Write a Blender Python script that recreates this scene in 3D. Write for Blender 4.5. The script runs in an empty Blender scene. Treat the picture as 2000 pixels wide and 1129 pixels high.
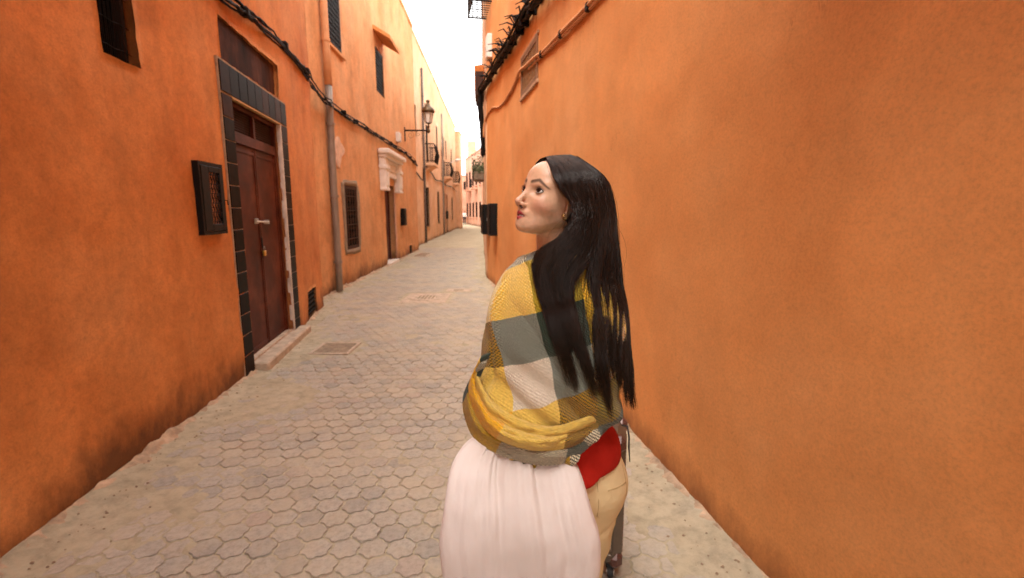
import bpy, bmesh, math, random
import numpy as np
from mathutils import Vector, Matrix, noise as mnoise

R = math.radians
scene = bpy.context.scene
COL = scene.collection
rng = np.random.default_rng(7)
random.seed(7)

# ---------------------------------------------------------------- camera
cam_data = bpy.data.cameras.new('camera')
cam = bpy.data.objects.new('camera', cam_data)
COL.objects.link(cam)
cam.location = (0, 0, 1.6)
cam.rotation_euler = (R(90 - 9), 0, 0)
cam_data.sensor_width = 36.0
cam_data.lens = 36.0 * 950 / 2000
cam_data.clip_start = 0.05
cam_data.clip_end = 2000
cam_data.dof.use_dof = True
cam_data.dof.focus_distance = 1.2
cam_data.dof.aperture_fstop = 4.5
scene.camera = cam

# ---------------------------------------------------------------- sky and sun (bright overcast)
world = bpy.data.worlds.new('World')
scene.world = world
world.use_nodes = True
wn = world.node_tree
wn.nodes.clear()
SUN_EL, SUN_AZ = R(57), R(203)          # azimuth from +Y, clockwise
sky = wn.nodes.new('ShaderNodeTexSky')
sky.sky_type = 'NISHITA'
sky.sun_disc = False
sky.sun_elevation = SUN_EL
sky.sun_rotation = SUN_AZ
sky.air_density = 1.0
sky.dust_density = 4.0
cloud = wn.nodes.new('ShaderNodeMixRGB')       # thin even cloud veils the blue
cloud.inputs[0].default_value = 0.86
cloud.inputs[2].default_value = (11.0, 10.75, 10.4, 1)
bg = wn.nodes.new('ShaderNodeBackground')
bg.inputs[1].default_value = 0.14
wo = wn.nodes.new('ShaderNodeOutputWorld')
wn.links.new(sky.outputs[0], cloud.inputs[1])
wn.links.new(cloud.outputs[0], bg.inputs[0])
wn.links.new(bg.outputs[0], wo.inputs[0])

sun_data = bpy.data.lights.new('sun', 'SUN')
sun_data.energy = 1.5
sun_data.angle = R(28)
sun_data.color = (1.0, 0.95, 0.88)
sun = bpy.data.objects.new('sun', sun_data)
COL.objects.link(sun)
sd = Vector((math.sin(SUN_AZ) * math.cos(SUN_EL), math.cos(SUN_AZ) * math.cos(SUN_EL), math.sin(SUN_EL)))
sun.rotation_euler = (-sd).to_track_quat('-Z', 'Y').to_euler()
sun.location = (0, 0, 30)

vs = scene.view_settings
vs.view_transform = 'Standard'
vs.look = 'None'
vs.gamma = 1.0
vs.use_curve_mapping = False
vs.exposure = 1.50
scene.cycles.use_denoising = True
scene.cycles.denoising_prefilter = 'FAST'
scene.cycles.sample_clamp_indirect = 6.0
scene.cycles.max_bounces = 8
scene.cycles.diffuse_bounces = 5

# ---------------------------------------------------------------- helpers
def tag(o, label=None, cat=None, group=None, kind=None):
    if label: o['label'] = label
    if cat: o['category'] = cat
    if group: o['group'] = group
    if kind: o['kind'] = kind
    return o

def link(o, parent=None):
    COL.objects.link(o)
    if parent is not None:
        o.parent = parent
    return o

def empty(name, loc, label=None, cat=None, group=None, rz=0.0):
    o = bpy.data.objects.new(name, None)
    o.location = loc
    o.rotation_euler = (0, 0, rz)
    o.empty_display_size = 0.1
    link(o)
    return tag(o, label, cat, group)

def mesh_obj(name, verts, faces, mat=None, parent=None, smooth=False):
    """verts in WORLD space; stored relative to the parent's matrix (parents carry only location + z rotation)."""
    me = bpy.data.meshes.new(name)
    verts = np.asarray(verts, dtype=np.float64).reshape(-1, 3)
    if parent is not None:
        M = world_matrix(parent).inverted()
        A = np.array(M)
        verts = verts @ A[:3, :3].T + A[:3, 3]
    me.from_pydata(verts.tolist(), [], faces if isinstance(faces, list) else faces.tolist())
    me.update()
    if smooth:
        me.polygons.foreach_set('use_smooth', np.ones(len(me.polygons), dtype=bool))
    o = bpy.data.objects.new(name, me)
    if mat is not None:
        me.materials.append(mat)
    link(o, parent)
    return o

def world_matrix(o):
    m = Matrix.Translation(o.location) @ o.rotation_euler.to_matrix().to_4x4()
    if o.parent is not None:
        m = world_matrix(o.parent) @ m
    return m

class MB:
    """collects shapes for ONE mesh"""
    def __init__(self):
        self.v, self.f = [], []
    def add(self, vs_, fs_):
        n = len(self.v)
        self.v += [tuple(p) for p in vs_]
        self.f += [tuple(i + n for i in f) for f in fs_]
        return self
    def box(self, c, s, M=None, bev=0.0):
        """box of centre c, full size s, optional 3x3 rotation M, optional chamfer"""
        hx, hy, hz = s[0] / 2, s[1] / 2, s[2] / 2
        if bev <= 0:
            pts = [(x, y, z) for z in (-hz, hz) for y in (-hy, hy) for x in (-hx, hx)]
            fs_ = [(0, 2, 3, 1), (4, 5, 7, 6), (0, 1, 5, 4), (2, 6, 7, 3), (0, 4, 6, 2), (1, 3, 7, 5)]
        else:
            b = min(bev, hx * .9, hy * .9, hz * .9)
            pts, fs_ = [], []
            def q(sx, sy, sz, ax):
                p = [sx * (hx - b), sy * (hy - b), sz * (hz - b)]
                p[ax] = (sx * hx, sy * hy, sz * hz)[ax]
                return tuple(p)
            idx = {}
            for sx in (-1, 1):
                for sy in (-1, 1):
                    for sz in (-1, 1):
                        for ax in range(3):
                            idx[(sx, sy, sz, ax)] = len(pts)
                            pts.append(q(sx, sy, sz, ax))
            I = idx
            for s1 in (-1, 1):
                a = [I[(s1, -1, -1, 0)], I[(s1, 1, -1, 0)], I[(s1, 1, 1, 0)], I[(s1, -1, 1, 0)]]
                fs_.append(a if s1 > 0 else a[::-1])
                a = [I[(-1, s1, -1, 1)], I[(-1, s1, 1, 1)], I[(1, s1, 1, 1)], I[(1, s1, -1, 1)]]
                fs_.append(a if s1 > 0 else a[::-1])
                a = [I[(-1, -1, s1, 2)], I[(1, -1, s1, 2)], I[(1, 1, s1, 2)], I[(-1, 1, s1, 2)]]
                fs_.append(a if s1 > 0 else a[::-1])
                for s2 in (-1, 1):
                    fs_.append((I[(s1, s2, -1, 0)], I[(s1, s2, 1, 0)], I[(s1, s2, 1, 1)], I[(s1, s2, -1, 1)]))
                    fs_.append((I[(s1, -1, s2, 0)], I[(s1, 1, s2, 0)], I[(s1, 1, s2, 2)], I[(s1, -1, s2, 2)]))
                    fs_.append((I[(-1, s1, s2, 1)], I[(1, s1, s2, 1)], I[(1, s1, s2, 2)], I[(-1, s1, s2, 2)]))
                    for s3 in (-1, 1):
                        fs_.append((I[(s1, s2, s3, 0)], I[(s1, s2, s3, 1)], I[(s1, s2, s3, 2)]))
        P = [Vector(p) for p in pts]
        if M is not None:
            P = [M @ p for p in P]
        c = Vector(c)
        return self.add([p + c for p in P], fs_)
    def tube(self, path, r, n=8, cap=True):
        P = [Vector(p) for p in path]
        rs = r if isinstance(r, (list, tuple, np.ndarray)) else [r] * len(P)
        base = len(self.v)
        t0 = (P[1] - P[0]).normalized()
        up = Vector((0, 0, 1)) if abs(t0.z) < 0.9 else Vector((1, 0, 0))
        nrm = t0.cross(up).normalized()
        for i, p in enumerate(P):
            if i == 0: t = P[1] - P[0]
            elif i == len(P) - 1: t = P[-1] - P[-2]
            else: t = P[i + 1] - P[i - 1]
            t = t.normalized() if t.length > 1e-9 else t0
            nrm = (nrm - t * nrm.dot(t))
            nrm = nrm.normalized() if nrm.length > 1e-6 else t.orthogonal().normalized()
            bn = t.cross(nrm)
            for k in range(n):
                a = 2 * math.pi * k / n
                self.v.append(tuple(p + (nrm * math.cos(a) + bn * math.sin(a)) * rs[i]))
        for i in range(len(P) - 1):
            for k in range(n):
                a, b = base + i * n + k, base + i * n + (k + 1) % n
                self.f.append((a, b, b + n, a + n))
        if cap:
            self.f.append(tuple(base + k for k in range(n))[::-1])
            self.f.append(tuple(base + (len(P) - 1) * n + k for k in range(n)))
        return self
    def lathe(self, prof, c, n=16):
        """prof: (r, z) list revolved about a vertical axis through c"""
        base = len(self.v)
        for r, z in prof:
            for k in range(n):
                a = 2 * math.pi * k / n
                self.v.append((c[0] + r * math.cos(a), c[1] + r * math.sin(a), c[2] + z))
        for i in range(len(prof) - 1):
            for k in range(n):
                a, b = base + i * n + k, base + i * n + (k + 1) % n
                self.f.append((a, b, b + n, a + n))
        self.f.append(tuple(base + k for k in range(n))[::-1])
        self.f.append(tuple(base + (len(prof) - 1) * n + k for k in range(n)))
        return self
    def build(self, name, mat, parent=None, smooth=False):
        return mesh_obj(name, self.v, self.f, mat, parent, smooth)

# ---------------------------------------------------------------- materials
def new_mat(name):
    m = bpy.data.materials.new(name)
    m.use_nodes = True
    nt = m.node_tree
    b = nt.nodes['Principled BSDF']
    return m, nt, b

def N(nt, typ, **kw):
    n = nt.nodes.new(typ)
    for k, v in kw.items():
        if k.startswith('i_'):
            n.inputs[int(k[2:])].default_value = v
        else:
            setattr(n, k, v)
    return n

def ramp(nt, stops, interp='LINEAR'):
    n = nt.nodes.new('ShaderNodeValToRGB')
    cr = n.color_ramp
    cr.interpolation = interp
    while len(cr.elements) < len(stops):
        cr.elements.new(0.5)
    for e, (p, c) in zip(cr.elements, stops):
        e.position = p
        e.color = (c, c, c, 1) if isinstance(c, (int, float)) else (*c, 1)
    return n

def noise_tex(nt, scale, detail=4, rough=.55, coord=None, stretch=None):
    n = N(nt, 'ShaderNodeTexNoise')
    n.inputs['Scale'].default_value = scale
    n.inputs['Detail'].default_value = detail
    n.inputs['Roughness'].default_value = rough
    if coord is None:
        tc = N(nt, 'ShaderNodeTexCoord')
        coord = tc.outputs['Object']
    if stretch is not None:
        mp = N(nt, 'ShaderNodeMapping')
        mp.inputs['Scale'].default_value = stretch
        nt.links.new(coord, mp.inputs[0])
        coord = mp.outputs[0]
    nt.links.new(coord, n.inputs['Vector'])
    return n

def mixc(nt, fac, a, b, blend='MIX'):
    m = N(nt, 'ShaderNodeMixRGB', blend_type=blend)
    for i, x in ((0, fac), (1, a), (2, b)):
        if hasattr(x, 'is_linked') or hasattr(x, 'links'):
            nt.links.new(x, m.inputs[i])
        else:
            m.inputs[i].default_value = x if i == 0 else ((*x, 1) if len(x) == 3 else x)
    return m.outputs[0]

def bump(nt, b, h, strength=.4, dist=.01, prev=None):
    n = N(nt, 'ShaderNodeBump')
    n.inputs['Strength'].default_value = strength
    n.inputs['Distance'].default_value = dist
    nt.links.new(h, n.inputs['Height'])
    if prev is not None:
        nt.links.new(prev, n.inputs['Normal'])
    nt.links.new(n.outputs[0], b.inputs['Normal'])
    return n.outputs[0]

def simple_mat(name, col, rough=.6, metal=0.0, var=.25, scale=12, bumpd=.0, bscale=60, spec=.5, stretch=None):
    m, nt, b = new_mat(name)
    n = noise_tex(nt, scale, 5, .6, stretch=stretch)
    r = ramp(nt, [(.3, tuple(c * (1 - var) for c in col)), (.7, tuple(min(1, c * (1 + var)) for c in col))])
    nt.links.new(n.outputs[0], r.inputs[0])
    nt.links.new(r.outputs[0], b.inputs['Base Color'])
    b.inputs['Roughness'].default_value = rough
    b.inputs['Metallic'].default_value = metal
    b.inputs['Specular IOR Level'].default_value = spec
    if bumpd > 0:
        n2 = noise_tex(nt, bscale, 6, .6)
        bump(nt, b, n2.outputs[0], .6, bumpd)
    return m

# ---------------------------------------------------------------- signed-distance modelling (continuous bodies)
def smin(a, b, k):
    h = np.clip(.5 + .5 * (b - a) / k, 0, 1)
    return b * (1 - h) + a * h - k * h * (1 - h)
def smax(a, b, k):
    return -smin(-a, -b, k)
def ell(p, c, r):
    q = (p - np.array(c)) / np.array(r)
    k0 = np.linalg.norm(q, axis=-1)
    k1 = np.linalg.norm(q / np.array(r), axis=-1) + 1e-9
    return k0 * (k0 - 1) / k1
def cap(p, a, b, ra, rb):
    a, b = np.array(a, float), np.array(b, float)
    ab = b - a
    t = np.clip(((p - a) @ ab) / (ab @ ab), 0, 1)
    return np.linalg.norm(p - (a + t[..., None] * ab), axis=-1) - (ra + (rb - ra) * t)

def surface_nets(D, xs, ys, zs):
    """D[nx,ny,nz] distances on a rectilinear grid -> verts, quads (naive surface nets)"""
    S = D < 0
    nx, ny, nz = D.shape
    cnt = np.zeros((nx - 1, ny - 1, nz - 1), np.int8)
    for i in (0, 1):
        for j in (0, 1):
            for k in (0, 1):
                cnt += S[i:nx - 1 + i, j:ny - 1 + j, k:nz - 1 + k]
    act = (cnt > 0) & (cnt < 8)
    I, J, K = np.nonzero(act)
    idx = -np.ones(act.shape, np.int64)
    idx[I, J, K] = np.arange(len(I))
    acc = np.zeros((len(I), 3))
    num = np.zeros(len(I))
    corners = [(i, j, k) for i in (0, 1) for j in (0, 1) for k in (0, 1)]
    for a in range(8):
        for b in range(a + 1, 8):
            ca, cb = corners[a], corners[b]
            if sum(abs(ca[q] - cb[q]) for q in range(3)) != 1:
                continue
            da = D[I + ca[0], J + ca[1], K + ca[2]]
            db = D[I + cb[0], J + cb[1], K + cb[2]]
            m = (da < 0) != (db < 0)
            t = np.where(m, da / np.where(m, da - db, 1), 0)
            for q, ax in enumerate((xs, ys, zs)):
                g = (I, J, K)[q]
                pa, pb = ax[g + ca[q]], ax[g + cb[q]]
                acc[:, q] += np.where(m, pa + (pb - pa) * t, 0)
            num += m
    V = acc / num[:, None]
    Q = []
    for ax in range(3):
        sl0 = [slice(1, -1)] * 3
        sl1 = [slice(1, -1)] * 3
        sl0[ax] = slice(0, -1)
        sl1[ax] = slice(1, None)
        a, b = S[tuple(sl0)], S[tuple(sl1)]
        for inside_first in (True, False):
            m = (a & ~b) if inside_first else (~a & b)
            g = list(np.nonzero(m))
            for q in range(3):
                if q != ax:
                    g[q] = g[q] + 1
            u, v = (ax + 1) % 3, (ax + 2) % 3
            def cell(du, dv):
                h = [x.copy() for x in g]
                h[u] -= du
                h[v] -= dv
                return idx[h[0], h[1], h[2]]
            quad = np.stack([cell(1, 1), cell(0, 1), cell(0, 0), cell(1, 0)], 1)
            Q.append(quad if inside_first else quad[:, ::-1])
    return V, np.concatenate(Q)

def catmull(P, n):
    """smooth resample of control points to n points (any dimension)"""
    P = np.asarray(P, float)
    m = len(P)
    Pe = np.vstack([2 * P[0] - P[1], P, 2 * P[-1] - P[-2]])
    t = np.linspace(0, m - 1 - 1e-9, n)
    i = t.astype(int)
    u = (t - i)[:, None]
    p0, p1, p2, p3 = Pe[i], Pe[i + 1], Pe[i + 2], Pe[i + 3]
    return .5 * (2 * p1 + (p2 - p0) * u + (2 * p0 - 5 * p1 + 4 * p2 - p3) * u ** 2 + (3 * p1 - p0 - 3 * p2 + p3) * u ** 3)

def grid_faces(nu, nv, wrap=False):
    f = []
    for i in range(nu - 1):
        for j in range(nv if wrap else nv - 1):
            j2 = (j + 1) % nv
            f.append((i * nv + j, i * nv + j2, (i + 1) * nv + j2, (i + 1) * nv + j))
    return f
# ================================================================ the street
def plaster(name, c0, c1, c2, dirt=(.10, .045, .02), dirt_h=.35, streak=.25, bscale=1.0, scuff=.35, cloud=.8, grit=.6):
    """lime-washed plaster: c0 mean, c1 pale patches, c2 deep patches"""
    m, nt, b = new_mat(name)
    geo = N(nt, 'ShaderNodeNewGeometry')
    P = geo.outputs['Position']
    big = noise_tex(nt, .9, 6, .62, P)
    r = ramp(nt, [(.28, c2), (.5, c0), (.74, c1)])
    nt.links.new(big.outputs[0], r.inputs[0])
    col_ = r.outputs[0]
    cl = noise_tex(nt, 3.1, 7, .68, P)                          # cloudy wash marks
    rc = ramp(nt, [(.30, .80), (.52, 1.0), (.72, 1.12)])
    nt.links.new(cl.outputs[0], rc.inputs[0])
    col_ = mixc(nt, cloud, col_, rc.outputs[0], 'MULTIPLY')
    st = noise_tex(nt, 2.2, 5, .6, P, (2.2, 2.2, .16))          # rain streaks
    rs = ramp(nt, [(.36, .72), (.56, 1.0)])
    nt.links.new(st.outputs[0], rs.inputs[0])
    col_ = mixc(nt, streak, col_, rs.outputs[0], 'MULTIPLY')
    gr = noise_tex(nt, 16, 10, .78, P)                          # crisp sandy mottling
    rg_ = ramp(nt, [(.34, .74), (.5, 1.0), (.66, 1.16)])
    nt.links.new(gr.outputs[0], rg_.inputs[0])
    col_ = mixc(nt, grit, col_, rg_.outputs[0], 'MULTIPLY')
    fg = noise_tex(nt, 75, 5, .8, P)                            # sand grain
    rf_ = ramp(nt, [(.36, .82), (.5, 1.0), (.64, 1.12)])
    nt.links.new(fg.outputs[0], rf_.inputs[0])
    col_ = mixc(nt, .7, col_, rf_.outputs[0], 'MULTIPLY')
    sp = noise_tex(nt, 24, 4, .75, P)                           # chips and specks
    rp = ramp(nt, [(.70, 0.0), (.76, 1.0)])
    nt.links.new(sp.outputs[0], rp.inputs[0])
    col_ = mixc(nt, mth2(nt, 'MULTIPLY', rp.outputs[0], .45), col_, tuple(x * .45 for x in c2))
    sc1 = noise_tex(nt, 5.5, 3, .5, P, (1, 2.6, .7))            # scuffs: thin crossing marks
    sc2 = noise_tex(nt, 1.1, 4, .6, P)
    rk = ramp(nt, [(.490, 0.0), (.500, 1.0), (.510, 0.0)]); nt.links.new(sc1.outputs[0], rk.inputs[0])
    rk2 = ramp(nt, [(.60, 0.0), (.68, 1.0)]); nt.links.new(sc2.outputs[0], rk2.inputs[0])
    col_ = mixc(nt, mth2(nt, 'MULTIPLY', mth2(nt, 'MULTIPLY', rk.outputs[0], rk2.outputs[0]), scuff), col_, tuple(x * .4 for x in c2))
    rep = noise_tex(nt, .55, 3, .45, P)                         # repaired areas, a shade off
    rrp = ramp(nt, [(.50, 1.0), (.53, .90)]); nt.links.new(rep.outputs[0], rrp.inputs[0])
    col_ = mixc(nt, .8, col_, rrp.outputs[0], 'MULTIPLY')
    # splash grime low on the wall, ragged
    sx = N(nt, 'ShaderNodeSeparateXYZ'); nt.links.new(P, sx.inputs[0])
    dn = noise_tex(nt, 2.6, 6, .7, P, (1, 1, .55))
    zz_ = mth2(nt, 'SUBTRACT', mth2(nt, 'MULTIPLY', dn.outputs[0], dirt_h * 2.6), sx.outputs[2])
    rd = ramp(nt, [(dirt_h * .35, 0.0), (dirt_h * 1.25, .85)])
    nt.links.new(zz_, rd.inputs[0])
    col_ = mixc(nt, rd.outputs[0], col_, dirt)
    nt.links.new(col_, b.inputs['Base Color'])
    b.inputs['Roughness'].default_value = .88
    b.inputs['Specular IOR Level'].default_value = .2
    tr = noise_tex(nt, 7 * bscale, 5, .55, P, (1, .8, 1.2))    # trowel sweeps
    n1 = bump(nt, b, tr.outputs[0], .14, .018)
    fi = noise_tex(nt, 80 * bscale, 6, .72, P)
    bump(nt, b, fi.outputs[0], .30, .004, n1)
    return m

def mth2(nt, op, a, b_=None):
    n = N(nt, 'ShaderNodeMath', operation=op)
    for i, x in enumerate((a, b_)):
        if x is None: continue
        if isinstance(x, (int, float)): n.inputs[i].default_value = x
        else: nt.links.new(x, n.inputs[i])
    return n.outputs[0]

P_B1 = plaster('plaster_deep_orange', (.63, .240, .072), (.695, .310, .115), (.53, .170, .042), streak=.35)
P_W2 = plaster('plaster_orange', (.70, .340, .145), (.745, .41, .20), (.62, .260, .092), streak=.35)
P_B3 = plaster('plaster_peach', (.75, .45, .26), (.78, .50, .315), (.70, .38, .19), streak=.3, dirt_h=.25)  # peach, lightened further to stand in for distance haze
P_RW = plaster('plaster_warm_orange', (.73, .315, .105), (.76, .36, .138), (.69, .270, .080), dirt=(.27, .105, .040), streak=.10, dirt_h=.22, scuff=.6, cloud=.35, grit=.2)
P_PK = plaster('plaster_pink', (.62, .33, .22), (.66, .38, .27), (.55, .27, .17), streak=.3)
M_dark = simple_mat('dark_interior', (.003, .002, .0015), .95, var=.3, spec=.02)
M_iron = simple_mat('dark_iron', (.0065, .0045, .0035), .65, .0, var=.3, bumpd=.001, spec=.2)
M_wood = simple_mat('dark_brown_wood', (.045, .016, .008), .6, spec=.2, var=.35, scale=8, bumpd=.002, stretch=(6, 6, .6))
M_conc = simple_mat('pale_concrete', (.46, .36, .26), .9, var=.25, scale=9, bumpd=.006, bscale=70)
M_cem = simple_mat('grey_cement', (.27, .185, .115), .92, var=.3, scale=7, bumpd=.008, bscale=60)
M_white = simple_mat('white_plaster', (.78, .69, .60), .85, var=.08, scale=6, bumpd=.003, bscale=40)
M_whitep = simple_mat('white_box_paint', (.70, .64, .57), .5, var=.06)
M_black = simple_mat('black_paint', (.0018, .0015, .0014), .55, var=.25, bumpd=.001, spec=.25)
M_zinc = simple_mat('zinc_pipe', (.27, .225, .185), .5, .25, var=.3, scale=5, stretch=(2, 2, .5), bumpd=.001)
M_pipeo = simple_mat('painted_pipe', (.62, .31, .14), .7, var=.12, scale=5)
M_cable = simple_mat('black_cable', (.0075, .0042, .003), .65, spec=.15, var=.4)
M_cableo = simple_mat('painted_cable', (.56, .25, .10), .75, var=.15)

LINES = {'L1': [(-1.55, -6), (-1.75, -4), (-2.13, 0), (-2.326, 1.98), (-2.58, 4.53), (-2.87, 6.47), (-3.2, 8.1)],
         'W2': [(-3.49, 8.1), (-3.92, 20.4)],
         'B3': [(-4.30, 20.4), (-5.28, 47)],
         'RW': [(2.5, -6.02), (-.583, 11.6)],
         'R2': [(-.62, 11.6), (-2.2, 37)]}
def lx(line, Y):
    L = LINES[line]
    return np.interp(Y, [p[1] for p in L], [p[0] for p in L])
def lnorm(line, Y):
    e = .05
    dx = (lx(line, Y + e) - lx(line, Y - e)) / (2 * e)
    sgn = 1 if line[0] != 'R' else -1
    n = np.array([1.0, -dx, 0]) if sgn > 0 else np.array([-1.0, dx, 0])
    return n / np.linalg.norm(n)
def wp(line, Y, z, out=0.0):
    """point on a wall line at street distance Y, height z, standing out by `out`"""
    n = lnorm(line, Y)
    return np.array([lx(line, Y) + n[0] * out, Y + n[1] * out, z])
def wframe(line, Y):
    n = lnorm(line, Y)
    t = np.array([n[1], -n[0], 0]) if line[0] != 'R' else np.array([-n[1], n[0], 0])
    if t[1] < 0: t = -t
    # columns: along street, outwards, up
    return Matrix((( t[0], n[0], 0), (t[1], n[1], 0), (0, 0, 1)))

def wall_sheet(line, parent, mat, Y0, Y1, z1, holes=(), step=.08, amp=.012, zstep=None, name='wall', z0=-.05, jit=.0, seed=0):
    """plaster skin with real openings; hole = (Ya, Yb, za, zb, depth)"""
    zstep = zstep or step
    def cuts(a, b_, st, edges):
        e = sorted(set([a, b_] + [x for x in edges if a < x < b_]))
        out = []
        for p, q in zip(e, e[1:]):
            n = max(1, int(round((q - p) / st)))
            out += list(np.linspace(p, q, n, endpoint=False))
        return np.array(out + [b_])
    Ys = cuts(Y0, Y1, step, [h[0] for h in holes] + [h[1] for h in holes])
    Zs = cuts(z0, z1, zstep, [h[2] for h in holes] + [h[3] for h in holes])
    ny, nz = len(Ys), len(Zs)
    V = np.zeros((ny, nz, 3))
    for i, Y in enumerate(Ys):
        n = lnorm(line, Y); x = lx(line, Y)
        for j, z in enumerate(Zs):
            d = mnoise.noise((Y * .9 + seed, z * .9, 1.3)) * amp * 1.6 + mnoise.noise((Y * 3.1, z * 3.1 + seed, 7.7)) * amp * .6 + mnoise.noise((Y * 9.3, z * 9.3, 2.7 + seed)) * amp * .22
            V[i, j] = (x + n[0] * d, Y + n[1] * d, z)
    inside = np.zeros((ny - 1, nz - 1), bool)
    Yc, Zc = (Ys[1:] + Ys[:-1]) / 2, (Zs[1:] + Zs[:-1]) / 2
    depth = {}
    for h in holes:
        m_ = ((Yc > h[0]) & (Yc < h[1]))[:, None] & ((Zc > h[2]) & (Zc < h[3]))[None, :]
        inside |= m_
        if jit > 0:                                             # ragged plaster edge
            for i in range(ny):
                for j in range(nz):
                    if h[0] - 1e-6 <= Ys[i] <= h[1] + 1e-6 and h[2] - 1e-6 <= Zs[j] <= h[3] + 1e-6:
                        V[i, j, 1] += mnoise.noise((Zs[j] * 9, Ys[i] * 2, 3)) * jit
                        V[i, j, 2] += mnoise.noise((Ys[i] * 9, Zs[j] * 2, 8)) * jit
    verts = list(map(tuple, V.reshape(-1, 3)))
    flip = line[0] == 'R'
    faces = []
    def quad(a, b_, c, d):
        faces.append((a, b_, c, d) if not flip else (d, c, b_, a))
    for i in range(ny - 1):
        for j in range(nz - 1):
            if not inside[i, j]:
                quad(i * nz + j, (i + 1) * nz + j, (i + 1) * nz + j + 1, i * nz + j + 1)
    for h in holes:
        if h[4] <= 0: continue
        ii = [i for i in range(ny) if h[0] - 1e-6 <= Ys[i] <= h[1] + 1e-6]
        jj = [j for j in range(nz) if h[2] - 1e-6 <= Zs[j] <= h[3] + 1e-6]
        ring = [(i, jj[0]) for i in ii] + [(ii[-1], j) for j in jj[1:]] + [(i, jj[-1]) for i in ii[::-1][1:]] + [(ii[0], j) for j in jj[::-1][1:-1]]
        base = len(verts)
        for (i, j) in ring:
            n = lnorm(line, Ys[i])
            p = V[i, j] - n * h[4]
            verts.append(tuple(p))
        k = len(ring)
        for q in range(k):
            a = ring[q][0] * nz + ring[q][1]
            c = ring[(q + 1) % k][0] * nz + ring[(q + 1) % k][1]
            quad(c, a, base + q, base + (q + 1) % k)
    return mesh_obj(name, verts, faces, mat, parent, True)

def volume(line, parent, mat, Y0, Y1, z1, back=4.0, cap_h=.10):
    """roof deck and end walls behind the plaster skin, with a small parapet lip"""
    mb = MB()
    a, b_ = wp(line, Y0, 0), wp(line, Y1, 0)
    na, nb_ = lnorm(line, Y0), lnorm(line, Y1)
    a2, b2 = a - na * back, b_ - nb_ * back
    f = lambda p, z: (p[0], p[1], z)
    e = .012
    mb.add([f(a - na * e, 0), f(a2, 0), f(a2, z1 - .02), f(a - na * e, z1 - .02)], [(0, 1, 2, 3)])
    mb.add([f(b_ - nb_ * e, 0), f(b2, 0), f(b2, z1 - .02), f(b_ - nb_ * e, z1 - .02)], [(3, 2, 1, 0)])
    mb.add([f(a - na * e, z1 - .02), f(a2, z1 - .02), f(b2, z1 - .02), f(b_ - nb_ * e, z1 - .02)], [(0, 1, 2, 3)])
    mb.add([f(a2, 0), f(b2, 0), f(b2, z1 - .02), f(a2, z1 - .02)], [(0, 1, 2, 3)])
    mb.build('rear_wall', mat, parent)
    cp = MB()
    n = max(2, int((Y1 - Y0) / 1.5))
    pts = [wp(line, Y, 0) for Y in np.linspace(Y0, Y1, n)]
    for p, q, Y in zip(pts, pts[1:], np.linspace(Y0, Y1, n)):
        nn = lnorm(line, Y)
        o, i_ = nn * .03, nn * -.30
        cp.add([f(p + o, z1 - .03), f(q + o, z1 - .03), f(q + i_, z1 - .03), f(p + i_, z1 - .03), f(p + o, z1 + cap_h), f(q + o, z1 + cap_h), f(q + i_, z1 + cap_h), f(p + i_, z1 + cap_h)],
               [(0, 1, 5, 4), (4, 5, 6, 7), (2, 3, 7, 6), (1, 0, 3, 2)])
    cp.build('parapet', mat, parent)

def wbox(mb, line, Y0, Y1, z0, z1, o0, o1, bev=0.0):
    """box lying on a wall between Y0..Y1, z0..z1, from o0 to o1 outwards"""
    Ym = (Y0 + Y1) / 2
    c = wp(line, Ym, (z0 + z1) / 2, (o0 + o1) / 2)
    return mb.box(c, (abs(Y1 - Y0) * math.hypot(1, (lx(line, Ym + .1) - lx(line, Ym - .1)) / .2), o1 - o0, z1 - z0), wframe(line, Ym), bev)

def lattice(mb, line, Y0, Y1, z0, z1, o, ny, nz, r=.006, diag=False):
    """bars of a grille"""
    for k in range(ny):
        Y = Y0 + (Y1 - Y0) * (k + .5) / ny
        wbox(mb, line, Y - r, Y + r, z0, z1, o - r, o + r)
    for k in range(nz):
        z = z0 + (z1 - z0) * (k + .5) / nz
        wbox(mb, line, Y0, Y1, z - r, z + r, o - r * .5 + .001, o + r * 1.5 + .001)
    if diag:
        for k in range(ny * 2):
            Ya = Y0 + (Y1 - Y0) * k / (ny * 2); Yb = Y0 + (Y1 - Y0) * (k + 1) / (ny * 2)
            for q in range(nz):
                za = z0 + (z1 - z0) * q / nz; zb = z0 + (z1 - z0) * (q + 1) / nz
                s_ = (k + q) % 2
                mb.tube([wp(line, Ya, za if s_ else zb, o), wp(line, Yb, zb if s_ else za, o)], r * .8, 4)

def window(parent, line, Y0, Y1, z0, z1, depth, ny, nz, frame_w=.035, mat=None, r=.007, diag=False, bars=None, name='window'):
    """recessed window: frame, dark pane behind, grille in front"""
    mat = mat or M_wood
    f = MB()
    d0, d1 = -depth, -depth + .05
    wbox(f, line, Y0, Y0 + frame_w, z0, z1, d0, d1)
    wbox(f, line, Y1 - frame_w, Y1, z0, z1, d0, d1)
    wbox(f, line, Y0 + frame_w, Y1 - frame_w, z0, z0 + frame_w, d0, d1 - .002)
    wbox(f, line, Y0 + frame_w, Y1 - frame_w, z1 - frame_w, z1, d0, d1 - .002)
    fo = f.build(name, mat, parent)
    p = MB(); wbox(p, line, Y0 - .02, Y1 + .02, z0 - .02, z1 + .02, -depth - .06, -depth - .004)
    p.build('pane', M_dark, fo)
    if ny:
        g = MB(); lattice(g, line, Y0 + frame_w, Y1 - frame_w, z0 + frame_w, z1 - frame_w, -depth + .03, ny, nz, r, diag)
        g.build('grille', bars or M_iron, fo)
    return fo

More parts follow.
